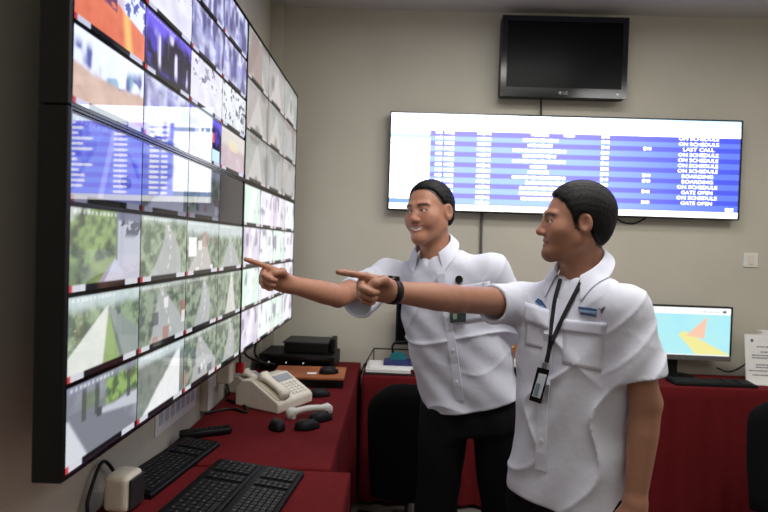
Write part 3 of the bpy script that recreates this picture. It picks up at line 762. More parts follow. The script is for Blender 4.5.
k = keyboard('slim black keyboard on the back table below the lit monitor', 1.855, 3.265, math.radians(-90), .46, .12)
tag(tubeo('monitor_cable', [(2.02, 3.50, .80), (2.10, 3.52, .775), (2.15, 3.50, .80), (2.20, 3.48, .85)], .005, m_cable), 'thin black cable between the lit monitor and the white notice', 'cable')
# notice in a stand at the right edge
t = thing('notice_stand', 'white printed notice standing on the back table at the right edge', 'notice', (2.195, 3.31, TZ), math.radians(-3))
LEAN = Matrix.Rotation(math.radians(-8), 4, 'X')
bm = bmesh.new(); abox(bm, -.105, .105, -.0015, .0015, .004, .285, 0, 1, LEAN); bmobj('sheet', bm, m_paper, t)
bm = bmesh.new(); abox(bm, -.107, .107, .002, .004, .0, .29, 0, 1, LEAN); bmobj('backing', bm, m_white, t)
boxo('foot', -.09, .09, -.03, .075, 0, .0035, m_white, t)
rs = random.Random(9)
bm = bmesh.new(); abox(bm, -.075, -.06, -.003, -.0017, .245, .262, 0, 1, LEAN); bmobj('printed_mark', bm, m_ink, t)
for i, (zz, x0, x1) in enumerate([(.215, -.04, .09), (.185, -.02, .08), (.165, -.07, .09), (.15, -.07, .085), (.11, -.05, .08), (.095, -.05, .05), (.075, -.09, .095), (.05, -.07, .06)]):
    bm = bmesh.new(); x = x0
    while x < x1:
        l = rs.uniform(.008, .02); abox(bm, x, min(x + l, x1), -.0026, -.0017, zz, zz + .006, 0, 1, LEAN); x += l + .004
    bmobj('printed_line', bm, m_ink, t)
for i in range(1):
    o = boxo('stacked_paper', 0, .21, 0, .05, 0, .30, m_paper, None, .002); o.location = (2.235, 3.42, TZ)
    tag(o, 'upright paper stack behind the white printed notice', 'paper')

# ------------------------------------------------------------------ office chairs
m_fabric = mat('black chair fabric', (15, 15, 17), .9, bump=.3, bscale=700, spec=.2)
def chair(lab, x, y, rz, top):
    t = thing('office_chair', lab, 'chair', (x, y, 0), rz, 'black office chairs')
    # faces +y, backrest at -y
    n = 12; V = []; F = []; hw, z0, z1, th = .225, .30, top, .055
    for (off) in (0, 1):
        for j in range(n + 1):
            zz = z0 + (z1 - z0) * j / n; s = j / n
            w_ = hw * (1 - .30 * max(0, (s - .72) / .28) ** 2.2) * (1 - .12 * (1 - s) ** 2)
            for i in range(n + 1):
                q = i / n * 2 - 1; edge = (abs(q) ** 6)
                yy = -.23 + .05 * q * q - .06 * s + (th * (1 - .85 * max(edge, (abs(2 * s - 1)) ** 8)) if off else 0) * .5 - (0 if off else th * .5 * (1 - .85 * max(edge, abs(2 * s - 1) ** 8)))
                V.append((w_ * q, yy, zz - .05 * max(0, s - .8) * 5 * q ** 4 * .8))
    m1 = (n + 1) ** 2
    for j in range(n):
        for i in range(n):
            a = j * (n + 1) + i; F.append((a, a + 1, a + n + 2, a + n + 1)); F.append((m1 + a + 1, m1 + a, m1 + a + n + 1, m1 + a + n + 2))
    for j in range(n):
        for i in (0, n):
            a = j * (n + 1) + i; b = a + n + 1
            F.append((a, b, m1 + b, m1 + a) if i == 0 else (b, a, m1 + a, m1 + b))
    for i in range(n):
        F.append((i + 1, i, m1 + i, m1 + i + 1)); a = n * (n + 1) + i; F.append((a, a + 1, m1 + a + 1, m1 + a))
    pyobj('backrest', V, F, m_fabric, t, True)
    boxo('seat', -.215, .215, -.16, .24, .44, .51, m_fabric, t, .03, seg=4)
    boxo('back_support', -.03, .03, -.192, -.165, .385, .70, m_black, t, .006)
    boxo('support_arm', -.03, .03, -.164, .05, .385, .41, m_black, t, .005)
    bm = bmesh.new(); bmesh.ops.create_cone(bm, cap_ends=True, segments=16, radius1=.028, radius2=.022, depth=.30, matrix=Matrix.Translation((0, 0, .235))); bmobj('gas_column', bm, m_steel, t)
    for k_ in range(5):
        a = k_ * 2 * PI / 5 + .3; R4 = Matrix.Rotation(a, 4, 'Z')
        bm = bmesh.new(); abox(bm, .02, .29, -.022, .022, .07, .1, .008, 2, R4); leg = bmobj('base_spoke', bm, m_black, t)
        bm = bmesh.new(); bmesh.ops.create_cone(bm, cap_ends=True, segments=14, radius1=.033, radius2=.033, depth=.045, matrix=R4 @ Matrix.Translation((.275, 0, .034)) @ Matrix.Rotation(PI / 2, 4, 'X')); bmobj('caster', bm, m_darkgrey, leg)
    return t
chair('black office chair at the back table left of the smiling man', .12, 2.82, 0.0, .87)
chair('black office chair at the lower right edge of the picture', 1.985, 2.72, -.55, .87)
# ------------------------------------------------------------------ people: signed distance fields meshed with surface nets
f32 = np.float32
def smin(a, b, k):
    h = np.maximum(k - np.abs(a - b), 0) / k
    return np.minimum(a, b) - h * h * k * .25
def smax(a, b, k): return -smin(-a, -b, k)
def dcap(p, a, b, ra, rb):
    a = np.asarray(a, f32); b = np.asarray(b, f32); ba = b - a; L = float(ba @ ba)
    pa = p - a; t = np.clip(pa @ ba / L, 0, 1)
    d = pa - t[:, None] * ba
    return np.sqrt(np.einsum('ij,ij->i', d, d)) - (ra + (rb - ra) * t)
def dell(p, c, r):
    q = p - np.asarray(c, f32); r = np.asarray(r, f32)
    k0 = np.sqrt((((q / r)) ** 2).sum(1)); k1 = np.sqrt(((q / (r * r)) ** 2).sum(1)) + 1e-9
    return k0 * (k0 - 1) / k1
def dsph(p, c, r):
    d = p - np.asarray(c, f32); return np.sqrt((d * d).sum(1)) - r

def sdf_mesh(f, lo, hi, h):
    """naive surface nets on the blocks that touch the surface"""
    B = 8; lo = np.asarray(lo, float); hi = np.asarray(hi, float); H = B * h
    nb = np.ceil((hi - lo) / H).astype(int)
    bi = np.stack(np.meshgrid(*[np.arange(n) for n in nb], indexing='ij'), -1).reshape(-1, 3)
    cen = (lo + (bi + .5) * H).astype(f32)
    d = f(cen); act = bi[np.abs(d) < H * .87 * 1.35 + .006]
    loc = np.stack(np.meshgrid(*[np.arange(B + 1)] * 3, indexing='ij'), -1)          # 9,9,9,3
    vals = np.empty((len(act), B + 1, B + 1, B + 1), f32)
    for s in range(0, len(act), 400):
        gi = act[s:s + 400, None, None, None, :] * B + loc
        vals[s:s + 400] = f((lo + gi.reshape(-1, 3) * h).astype(f32)).reshape(-1, B + 1, B + 1, B + 1)
    ins = vals < 0
    cnt = np.zeros((len(act), B, B, B), np.int8)
    for dx in (0, 1):
        for dy in (0, 1):
            for dz in (0, 1): cnt += ins[:, dx:dx + B, dy:dy + B, dz:dz + B]
    bb, x, y, z = np.nonzero((cnt > 0) & (cnt < 8))
    cv = {}
    for dx in (0, 1):
        for dy in (0, 1):
            for dz in (0, 1): cv[(dx, dy, dz)] = vals[bb, x + dx, y + dy, z + dz]
    acc = np.zeros((len(bb), 3)); nn = np.zeros(len(bb))
    for ax in range(3):
        for o1 in (0, 1):
            for o2 in (0, 1):
                k0 = [o1, o2]; k0.insert(ax, 0); k1 = [o1, o2]; k1.insert(ax, 1)
                a, b = cv[tuple(k0)], cv[tuple(k1)]; m = (a < 0) != (b < 0)
                t = np.where(m, a / np.where(m, a - b, 1), 0)
                pt = np.zeros((len(bb), 3)) + np.array(k0); pt[:, ax] += t
                acc += pt * m[:, None]; nn += m
    gi = act[bb] * B + np.stack([x, y, z], -1)
    V = lo + (gi + acc / nn[:, None]) * h
    S = nb * B + 2; key = (gi[:, 0] * S[1] + gi[:, 1]) * S[2] + gi[:, 2]
    order = np.argsort(key); sk = key[order]
    def look(g):
        k = (g[:, 0] * S[1] + g[:, 1]) * S[2] + g[:, 2]; i = np.searchsorted(sk, k); i = np.minimum(i, len(sk) - 1)
        return np.where(sk[i] == k, order[i], -1)
    faces = []
    for ax in range(3):
        sl0 = [slice(0, B)] * 3; sl1 = [slice(0, B)] * 3; sl1[ax] = slice(1, B + 1)
        a = ins[(slice(None),) + tuple(sl0)]; b = ins[(slice(None),) + tuple(sl1)]
        e = np.nonzero(a != b); fl = a[e]
        g = act[e[0]] * B + np.stack(e[1:], -1)
        u, v = [(1, 2), (2, 0), (0, 1)][ax]
        du = np.zeros(3, int); du[u] = 1; dv = np.zeros(3, int); dv[v] = 1
        q = np.stack([look(g - du - dv), look(g - dv), look(g), look(g - du)], -1)
        ok = (q >= 0).all(1); q = q[ok]; fl = fl[ok]
        q[~fl] = q[~fl][:, ::-1]; faces.append(q)
    return V, np.concatenate(faces)
def mesh_np(name, V, F, m, parent=None, col=None, smooth=True, world=True):
    me = bpy.data.meshes.new(name)
    me.vertices.add(len(V)); me.vertices.foreach_set('co', np.asarray(V, f32).ravel())
    me.loops.add(len(F) * 4); me.loops.foreach_set('vertex_index', np.asarray(F, np.int32).ravel())
    me.polygons.add(len(F)); me.polygons.foreach_set('loop_start', np.arange(0, len(F) * 4, 4, dtype=np.int32))
    me.update(calc_edges=True); me.validate()
    if col is not None:
        ca = me.color_attributes.new('Col', 'FLOAT_COLOR', 'POINT'); c4 = np.ones((len(V), 4), f32); c4[:, :3] = col
        ca.data.foreach_set('color', c4.ravel())
    return link(name, me, m, parent, smooth, world)

class Group:
    """a set of primitives with a box; evaluated only near its box"""
    def __init__(s, f, lo, hi, pad=.06): s.f = f; s.lo = np.asarray(lo, f32) - pad; s.hi = np.asarray(hi, f32) + pad
def union(groups, k=.02):
    def F(p):
        d = np.full(len(p), 1e3, f32)
        for g in groups:
            m = ((p > g.lo) & (p < g.hi)).all(1)
            out = ~m
            if out.any():
                q = p[out]; c = np.maximum(np.maximum(g.lo - q, q - g.hi), 0); dd = np.sqrt((c * c).sum(1)) + .05
                d[out] = np.minimum(d[out], dd)
            if m.any(): d[m] = smin(d[m], g.f(p[m]).astype(f32), k)
        return d
    return F

def head_sdf(q, hp):
    """q in head space: s (person's left), f (forward), u (up); chin at u = -.115, crown at .115"""
    a = np.abs(q[:, 0]); qa = q.copy(); qa[:, 0] = a
    wd = hp.get('wide', 1.0); fat = hp.get('fat', 0.0)
    d = dell(q, (0, -.015, .030), (.074 * wd, .094, .086))
    d = smin(d, dell(q, (0, .022, -.030), (.060 * wd, .068, .080)), .03)
    d = smin(d, dcap(qa, (.048 * wd, -.004, -.050), (.010, .066, -.094), .020 + fat, .019 + fat * .5), .03)
    d = smin(d, dsph(q, (0, .073, -.095), .019), .025)
    d = smin(d, dsph(qa, (.040 * wd, .052, -.022), .024 + fat), .03)                    # cheekbones
    d = smin(d, dcap(qa, (.012, .081, .026), (.040, .068, .026), .010, .009), .014)        # brow ridge
    d = smin(d, dcap(q, (0, .083, .014), (0, .100, -.024), .0075, .0105), .014)            # nose bridge
    d = smin(d, dsph(q, (0, .102, -.027), .0115), .008)
    d = smin(d, dell(qa, (.0115, .092, -.031), (.0085, .0105, .0075)), .007)              # nostril wings
    d = smax(d, -dell(qa, (.031, .094, .006), (.016, .013, .0095)), .012)                 # eye socket
    lid = dsph(qa, (.031, .0705, .004), .0142)
    lid = smax(lid, -dell(qa, (.031, .086, .0035), (.0135, .02, hp.get('eye', .0042))), .003)
    d = smin(d, lid, .006)
    ml = hp.get('smile', 0.0)
    mu = -.0585 + ml * (a / .024) ** 2 * .004
    qq = q.copy(); qq[:, 2] -= ml * np.minimum(a / .024, 1.3) ** 2 * .005
    d = smin(d, dell(qq, (0, .0795, -.0545), (.025 + .004 * ml, .0125, .0062)), .008)     # lips
    d = smin(d, dell(qq, (0, .0785, -.0675), (.021 + .003 * ml, .0125, .0072)), .008)
    d = smax(d, -dell(qq, (0, .096, -.0605), (.023 + .006 * ml, .012, .0013 + .0022 * ml)), .004)  # mouth slit
    if ml: d = smin(d, dsph(qa, (.040, .060, -.042), .015), .02)
    # ears
    ca, sa = math.cos(.25), math.sin(.25); e = qa - np.array([.077 * wd, -.012, -.004], f32)
    e = np.stack([e[:, 0] * .94 + e[:, 1] * .34, e[:, 1] * .94 - e[:, 0] * .34, e[:, 2]], -1)
    ear = dell(e, (0, 0, .002), (.0075, .019, .031)); ear = smax(ear, -dell(e, (.0085, .002, .005), (.0085, .011, .020)), .004)
    d = smin(d, ear, .008)
    return d

def hand_sdf(q, hand):
    """q in hand space: (along fingers, towards thumb, palm normal), wrist at origin"""
    d = dcap(q, (-.02, 0, 0), (.02, 0, 0), .026, .026)
    d = np.minimum(d, 1e3)
    kn = [(.088, .030, 0), (.092, .010, -.003), (.087, -.010, -.002), (.078, -.028, .002)]
    for i, (x, y, z) in enumerate(kn):
        d = smin(d, dcap(q, (.01, y * .45, 0), (x, y, z), .016, .0125), .016)
    d = smin(d, dell(q, (.045, .004, .004), (.045, .036, .015)), .015)
    Ls = [(.046, .027, .021), (.050, .031, .022), (.046, .028, .021), (.036, .021, .018)]
    for i in range(4):
        c = hand['curl'][i]; pt = np.array(kn[i]); an = 0.0; r = .0100 if i < 3 else .0088
        spread = hand.get('spread', 0) * (1.5 - i) * .06
        for j in range(3):
            an += c[j]; dr = np.array([math.cos(an), spread * math.cos(an), math.sin(an)])
            nx = pt + dr * Ls[i][j]
            d = smin(d, dcap(q, pt, nx, r, r * .9), .0045); pt = nx; r *= .92
    tp = [np.array(x, float) for x in hand['thumb']]; rr = [.0165, .0135, .0115, .0095]
    for j in range(len(tp) - 1):
        d = smin(d, dcap(q, tp[j], tp[j + 1], rr[j], rr[j + 1]), .008)
    return d
POINT = dict(curl=[(.06, .08, .08), (1.15, 1.5, .9), (1.25, 1.5, .9), (1.3, 1.5, .9)], thumb=[(.012, .022, .008), (.045, .040, .026), (.078, .030, .036), (.096, .012, .040)])
RELAX = dict(curl=[(.25, .35, .25), (.35, .45, .3), (.4, .5, .3), (.45, .5, .3)], thumb=[(.012, .022, .006), (.045, .046, .018), (.075, .052, .028), (.098, .050, .034)], spread=.3)

def basis(d, n):
    """columns: along, thumbward, palm normal"""
    d = nrm(d); n = np.asarray(n, float); n = nrm(n - d * (n @ d)); return d, n
def interp(t, T, A): return np.interp(t, T, A).astype(f32)

class Person:
    def __init__(s, **k): s.__dict__.update(k)
    def headspace(s, p): return ((p - s.head.astype(f32)) @ s.HM.astype(f32)) / s.hp.get('sc', 1.0)
    def torso(s, p, grow=0.0, folds=0.0):
        ax = s.neck - s.hip; L = np.linalg.norm(ax); ax = ax / L
        q = p - s.hip.astype(f32); t = (q @ ax.astype(f32)) / L
        tt = np.clip(t, 0, 1)
        ang = (s.hip_yaw + (s.sh_yaw - s.hip_yaw) * tt).astype(f32)
        S = np.stack([np.cos(ang), np.sin(ang), np.zeros_like(ang)], -1)
        A3 = ax.astype(f32); S = S - (S @ A3)[:, None] * A3; S /= np.sqrt((S * S).sum(1))[:, None]
        Fd = -np.cross(S, A3)                      # forward = up x side reversed
        c = q - (t * L)[:, None] * A3
        x = (c * S).sum(1); y = (c * Fd).sum(1)
        T, Aw, Ab, Cf = s.prof
        a = interp(t, T, Aw) + grow; b = interp(t, T, Ab) + grow; y = y - interp(t, T, Cf)
        n = 2.35
        k0 = (np.abs(x / a) ** n + np.abs(y / b) ** n) ** (1 / n)
        d = (k0 - 1) * np.minimum(a, b) * .92
        return d, t, x, y, L
    def body(s):
        k = .02; G = []
        H = s.head; HM = s.HM
        def fhead(p):
            return head_sdf(s.headspace(p), s.hp) * s.hp.get('sc', 1.0)
        G.append(Group(fhead, H - .15, H + .15, .03))
        nb0 = H + HM @ np.array([0, -.022, -.05]); nb1 = s.neck + np.array([0, 0, .0])
        G.append(Group(lambda p: smin(dcap(p, nb0, nb1, s.nr, s.nr + .006), dcap(p, H + HM @ np.array([0, -.005, -.06]), nb1 + s.fwd * .02, s.nr * .72, s.nr * .8), .02), np.minimum(nb0, nb1) - .08, np.maximum(nb0, nb1) + .08))
        def ft(p):
            d, t, x, y, L = s.torso(p, -.022)
            d = np.maximum(d, np.maximum((-.12 - t) * L, (t - 1.0) * L)); return d
        G.append(Group(ft, np.minimum(s.hip, s.neck) - .26, np.maximum(s.hip, s.neck) + .26))
        for sh, el, wr in (s.armR, s.armL):
            G.append(Group(lambda p, sh=sh, el=el, wr=wr: smin(smin(dcap(p, s.neck * .35 + sh * .65 - np.array([0, 0, .02]), sh, .040, .048), dcap(p, sh, el, .048 * s.armk, .0395 * s.armk), .03),
                     np.minimum(dcap(p, el, el * .72 + wr * .28, .0395 * s.armk, .0405 * s.armk), dcap(p, el * .72 + wr * .28, wr, .0405 * s.armk, s.wrist)), .012),
                     np.min([sh, el, wr, s.neck], 0) - .06, np.max([sh, el, wr, s.neck], 0) + .06))
        for wr, d, n, hd, lf, sc in s.hands:
            d, n = basis(d, n); w_ = np.cross(n, d) * lf; Mh = np.stack([d, w_, n], -1).astype(f32)
            G.append(Group(lambda p, wr=wr, Mh=Mh, hd=hd, sc=sc: hand_sdf((p - wr.astype(f32)) @ Mh / sc, hd) * sc, wr - .21 + d * .08, wr + .21 + d * .08, .0))
        for hp_, kn, an in s.legs:
            G.append(Group(lambda p, hp_=hp_, kn=kn, an=an: smin(dcap(p, hp_, kn, .075, .052), dcap(p, kn, an, .052, .036), .02), np.min([hp_, kn, an], 0) - .08, np.max([hp_, kn, an], 0) + .08))
        return union(G, .022)
    def shirt(s):
        G = []
        F_ = s.fold
        def ft(p):
            d, t, x, y, L = s.torso(p, 0.0)
            d = d + F_(p, t, x, y)
            lo_ = (s.hemz(x, y) - t * L); d = smax(d, lo_.astype(f32), .008)
            hole = dell(p, s.hip + s.up_ax * .03 * 0 - s.up_ax * .02, (.14, .11, .09))
            return smax(d, (t - .985) * L, .02)
        G.append(Group(ft, np.minimum(s.hip, s.neck) - .28, np.maximum(s.hip, s.neck) + .28))
        for (sh, el, wr), cf, (r0, r1), nd in ((s.armR, s.cuffR, s.slR, 0), (s.armL, s.cuffL, s.slL, 1)):
            sag = np.array([0, 0, s.sag[nd]]); ax = nrm(el - sag - sh); L = np.linalg.norm(el - sh) * cf; ce = sh + ax * L
            nk = s.neck * .5 + sh * .5 - np.array([0, 0, s.slope])
            def fs(p, sh=sh, ce=ce, ax=ax, r0=r0, r1=r1, nk=nk, nd=nd):
                d = smin(dcap(p, nk, sh, .042, r0 * .92), dcap(p, sh, ce + ax * .05, r0, r1), .04)
                d = d + s.sfold(p, (p - sh.astype(f32)) @ ax.astype(f32), nd)
                cut = (p - ce.astype(f32)) @ ax.astype(f32) 
                d = smax(d, cut.astype(f32), .003)
                return smax(d, -dcap(p, ce - ax * .030, ce + ax * .08, r1 - .014, r1 - .004), .004)
            G.append(Group(fs, np.min([sh, ce, nk], 0) - .11, np.max([sh, ce, nk], 0) + .11))
        base = union(G, .05)
        nb = s.neck; ha = s.head + s.HM @ np.array([0, -.012, -.07])
        def F(p):
            d = base(p); m = dsph(p, nb, 0) < .3
            if m.any():
                d[m] = smax(d[m], -dcap(p[m], nb - nrm(ha - nb) * .02, ha, s.nr + .012, s.nr + .016), .006)
                # open neckline: wedge at the front
                q = p[m] - nb.astype(f32); v0 = s.vneck
                d[m] = smax(d[m], -dcap(p[m], nb + s.fwd * .055 + np.array([0, 0, .05]), nb + v0, .042, .006), .006)
            return d
        return F
    def hair(s):
        hp = s.hp
        def F(p):
            q = s.headspace(p); a = np.abs(q[:, 0]); th = hp['hair']
            d = dell(q, (0, -.015 - th * .25, .030 + th * .25), (.074 * hp.get('wide', 1) + th * .8, .094 + th, .086 + th))
            d = smin(d, dell(q, (0, -.045, -.02), (.058 * hp.get('wide', 1) + th * .6, .052 + th * .6, .06)), .03)
            x = q[:, 1]; 
            hl = np.interp(x, hp['hx'], hp['hu']).astype(f32) + hp.get('temple', 0) * np.exp(-((a - .05) / .018) ** 2).astype(f32) * (x > .02)
            wob = .003 * np.sin(q[:, 0] * 190 + x * 40) + .002 * np.sin(q[:, 0] * 90 - x * 260 + 1.0) + .0015 * np.sin(q[:, 2] * 300 + q[:, 0] * 130)
            cut = (hl + wob - q[:, 2]) * .8
            d = smax(d, cut.astype(f32), hp.get('edge', .008))
            d = d + hp.get('tuft', .0012) * (np.sin(q[:, 0] * 310 + x * 210 + 2 * np.sin(q[:, 2] * 80)) * np.sin(x * 180 + q[:, 2] * 240))
            er = np.minimum(dell(np.stack([a, q[:, 1], q[:, 2]], -1), (.083 * hp.get('wide', 1), -.006, -.004), (.022, .022, .034)), 1)
            return smax(d, -er.astype(f32), .004) * hp.get('sc', 1.0)
        return F

def paint_head(q, base, hp):
    a = np.abs(q[:, 0]); s_, x, u = q[:, 0], q[:, 1], q[:, 2]
    col = np.tile(np.array(lin(base)), (len(q), 1))
    def put(m, c, k=1.0):
        m = np.clip(m, 0, 1)[:, None] * k; col[:] = col * (1 - m) + np.array(lin(c)) * m
    g = lambda v, w_: np.exp(-(v / w_) ** 2)
    ml = hp.get('smile', 0); lu = u - ml * np.minimum(a / .024, 1.3) ** 2 * .005
    fr = (x > .05)
    put(g(a - .038, .02) * g(u + .022, .018) * fr, (196, 122, 100), .35)                  # warm cheeks
    put(g(s_, .012) * g(u + .027, .012) * fr, (190, 116, 96), .4)
    lip = ((s_ / (.026 + .004 * ml)) ** 2 + ((lu + .061) / .0135) ** 2 < 1) & (x > .07)
    put(lip * 1.0, hp.get('lipc', (150, 86, 78)), .85)
    slit = ((s_ / (.023 + .005 * ml)) ** 2 + ((lu + .0608) / (.0024 + .0028 * ml)) ** 2 < 1) & (x > .07)
    put(slit * 1.0, (226, 212, 200) if ml else (70, 34, 30), .9)
    br = g(u - (.0265 - .25 * (a - .03) ** 2 / .01 * .4), .0042) * sst(.010, .016, a) * sst(.054, .046, a) * fr
    put(br * 1.4, (30, 22, 20), .9)
    lash = g(u - .0075 + ((a - .031) / .017) ** 2 * .004, .0024) * (np.abs(a - .031) < .0165) * (x > .065)
    put(lash * 1.4, (28, 20, 18), .85)
    put(g(a - .0085, .004) * g(u + .0375, .003) * (x > .085), (60, 30, 26), .7)
    put(g(a - .031, .018) * g(u + .008, .006) * fr, (128, 84, 66), .25)
    if hp.get('stubble'):
        put(((u < -.078) & (x > .045)) * g(s_, .034) * sst(-.074, -.09, u), (44, 34, 32), hp['stubble'])
        put(g(u + .0465, .005) * (a < .026) * (x > .075), (60, 46, 42), hp['stubble'] * .6)
    put(((u > np.interp(x, hp['hx'], hp['hu']) - .006) & (x < .09) & (a < .09)) * (1.0 - (a > .073) * (np.abs(u) < .032) * (x > -.04)), (26, 22, 21), .85)
    return col

m_skin = mat_attr('brown skin', .48, sss=.12, bump=.08, bscale=500, spec=.4)
m_hair = mat('black hair', (9, 8, 9), .6, var=.3, vscale=60, bump=.25, bscale=220, spec=.25)
m_shirt = mat('white cotton shirt', (207, 209, 221), .8, var=.02, vscale=12, bump=.45, bscale=26, spec=.2)
m_seam = mat('white stitched cotton', (212, 215, 228), .85, var=.02, bump=.1, bscale=900, spec=.2)
m_trouser = mat('black trousers', (13, 13, 15), .85, bump=.2, bscale=600, spec=.2)
m_leather = mat('black leather', (12, 11, 11), .35, bump=.1)
m_eye = mat('eye white', (214, 206, 198), .2, var=.02); m_iris = mat('dark iris', (26, 16, 12), .1)
m_button = mat('pale button', (206, 204, 206), .3)
m_strap = mat('black woven strap', (20, 20, 24), .7)

def march(F, u, v, dmin=.6, dmax=3.2):
    """first point of a field along the view ray through a pixel"""
    d = nrm(ray(u, v)); t = dmin
    for _ in range(90):
        s = float(F((CAM + d * t)[None].astype(f32))[0])
        if s < .0008: return CAM + d * t
        t += max(s * .7, .0006)
        if t > dmax: return None
    return CAM + d * t
def grad(F, p, e=.004):
    q = np.array([p + e * a for a in np.eye(3)] + [p - e * a for a in np.eye(3)], f32); r = F(q); return nrm(r[:3] - r[3:])
def patch(F, corners, nu, nv, lift=.0012, thick=.0025):
    """a sheet of cloth laid on a field: corners are picture points tl,tr,br,bl"""
    c = [np.array(x, float) for x in corners]; P = []; N = []
    for j in range(nv + 1):
        for i in range(nu + 1):
            a, b = i / nu, j / nv
            uv = (c[0] * (1 - a) + c[1] * a) * (1 - b) + (c[3] * (1 - a) + c[2] * a) * b
            p = march(F, *uv); P.append(p); N.append(grad(F, p, .006))
    P = np.array(P); N = np.array(N); w_ = nu + 1
    top = P + N * (lift + thick); bot = P + N * (lift - .004); n = len(P); V = np.concatenate([top, bot]); Fc = []
    for j in range(nv):
        for i in range(nu):
            a = j * w_ + i; Fc.append((a, a + w_, a + w_ + 1, a + 1)); Fc.append((n + a, n + a + 1, n + a + w_ + 1, n + a + w_))
    rim = [i for i in range(w_)] + [j * w_ + nu for j in range(1, nv + 1)] + [nv * w_ + i for i in range(nu - 1, -1, -1)] + [j * w_ for j in range(nv - 1, 0, -1)]
    for k in range(len(rim)):
        a, b = rim[k], rim[(k + 1) % len(rim)]; Fc.append((a, b, n + b, n + a))
    return V, Fc
def flat_card(F, corners, lift, thick):
    c = np.mean(np.array(corners, float), 0); q = march(F, *c); N = grad(F, q, .05); o = q + N * lift; V = []
    for off in (thick, 0.0):
        for u, v in corners:
            d = ray(u, v); V.append(CAM + d * (((o + N * off - CAM) @ N) / (d @ N)))
    return V, [(3, 2, 1, 0), (4, 5, 6, 7), (0, 1, 5, 4), (1, 2, 6, 5), (2, 3, 7, 6), (3, 0, 4, 7)]
def poly_patch(F, pts, lift=.001, thick=.0015, sub=6):
    """a flat emblem outline laid on a field"""
    P = []
    for u, v in pts: P.append(march(F, u, v))
    P = np.array(P); c = P.mean(0); N = grad(F, c, .01); n = len(P)
    V = [p + N * (lift + thick) for p in P] + [p + N * (lift - .003) for p in P]
    return V, [tuple(range(n))] + [tuple(range(2 * n - 1, n - 1, -1))] + [((i + 1) % n, i, n + i, n + (i + 1) % n) for i in range(n)]

def collar(P, par, rad, h, spread, leaf, tilt_f):
    """fold-over collar: a standing band that turns over into two pointed leaves"""
    nb = P.neck; ha = P.head + P.HM @ np.array([0, -.012, -.07]); ax = nrm(ha - nb)
    f_ = P.fwd - ax * (P.fwd @ ax); f_ = nrm(f_); s_ = np.cross(f_, ax)
    n = 40; V = []; Fc = []
    prof = []
    for i in range(n + 1):
        th = (i / n * 2 - 1) * (PI - spread); a = abs(th) / (PI - spread)      # 0 at the nape, 1 at the front opening
        dirv = -f_ * math.cos(th) + s_ * math.sin(th)
        drop = .020 * a ** 1.5
        base = nb + ax * (P.crise - drop * 1.5) + f_ * tilt_f * a; R0 = rad
        lv = leaf * (0.60 + .80 * (max(0, a - .5) / .5) ** 1.6)
        row = [base + dirv * (R0 + .004), base + ax * h * (1 - .25 * a) + dirv * (R0 + .001), base + ax * (h * (1 - .25 * a) + .004) + dirv * (R0 + .006),
               base + ax * (h * (1 - .25 * a) - lv * .5) + dirv * (R0 + .015 + .006 * a), base + ax * (h * (1 - .25 * a) - lv) + dirv * (R0 + .025 + .014 * a) + f_ * .012 * a]
        for k in (3, 4):
            for _ in range(3):
                sd = float(P.S(row[k][None].astype(f32))[0]); mn = .006 if k == 3 else .0035
                if sd < mn: row[k] = row[k] + grad(P.S, row[k], .012) * (mn - sd)
        V += row
    m = 5
    for i in range(n):
        for j in range(m - 1):
            a = i * m + j; Fc.append((a, a + m, a + m + 1, a + 1))
    o = pyobj('collar', V, Fc, m_seam, par, True, True)
    so = o.modifiers.new('thick', 'SOLIDIFY'); so.thickness = .0035; so.offset = 0
    su = o.modifiers.new('sub', 'SUBSURF'); su.levels = 1; su.render_levels = 2
    return o

def shoe(t, an, yaw):
    n = 14; V = []; Fc = []
    for i in range(n + 1):
        s = i / n; y = -.085 + .275 * s; wd = .036 + .014 * math.sin(min(1, s * 1.15) * PI) ** .7; hgt = .085 - .045 * s ** .7 if s < .95 else .03
        if i in (0, n): wd *= .6
        for k in range(10):
            a = 2 * PI * k / 10; V.append((wd * math.cos(a), y, max(0, hgt * .5 + hgt * .5 * math.copysign(abs(math.sin(a)) ** .6, math.sin(a)))))
    for i in range(n):
        for k in range(10): k2 = (k + 1) % 10; Fc.append((i * 10 + k, i * 10 + k2, (i + 1) * 10 + k2, (i + 1) * 10 + k))
    Fc.append(tuple(range(10))[::-1]); Fc.append(tuple(range(n * 10, n * 10 + 10)))
    c, s = math.cos(yaw), math.sin(yaw)
    V = [(an[0] + c * x - s * y, an[1] + s * x + c * y, z) for x, y, z in V]
    return pyobj('shoe', V, Fc, m_leather, t, True, True)

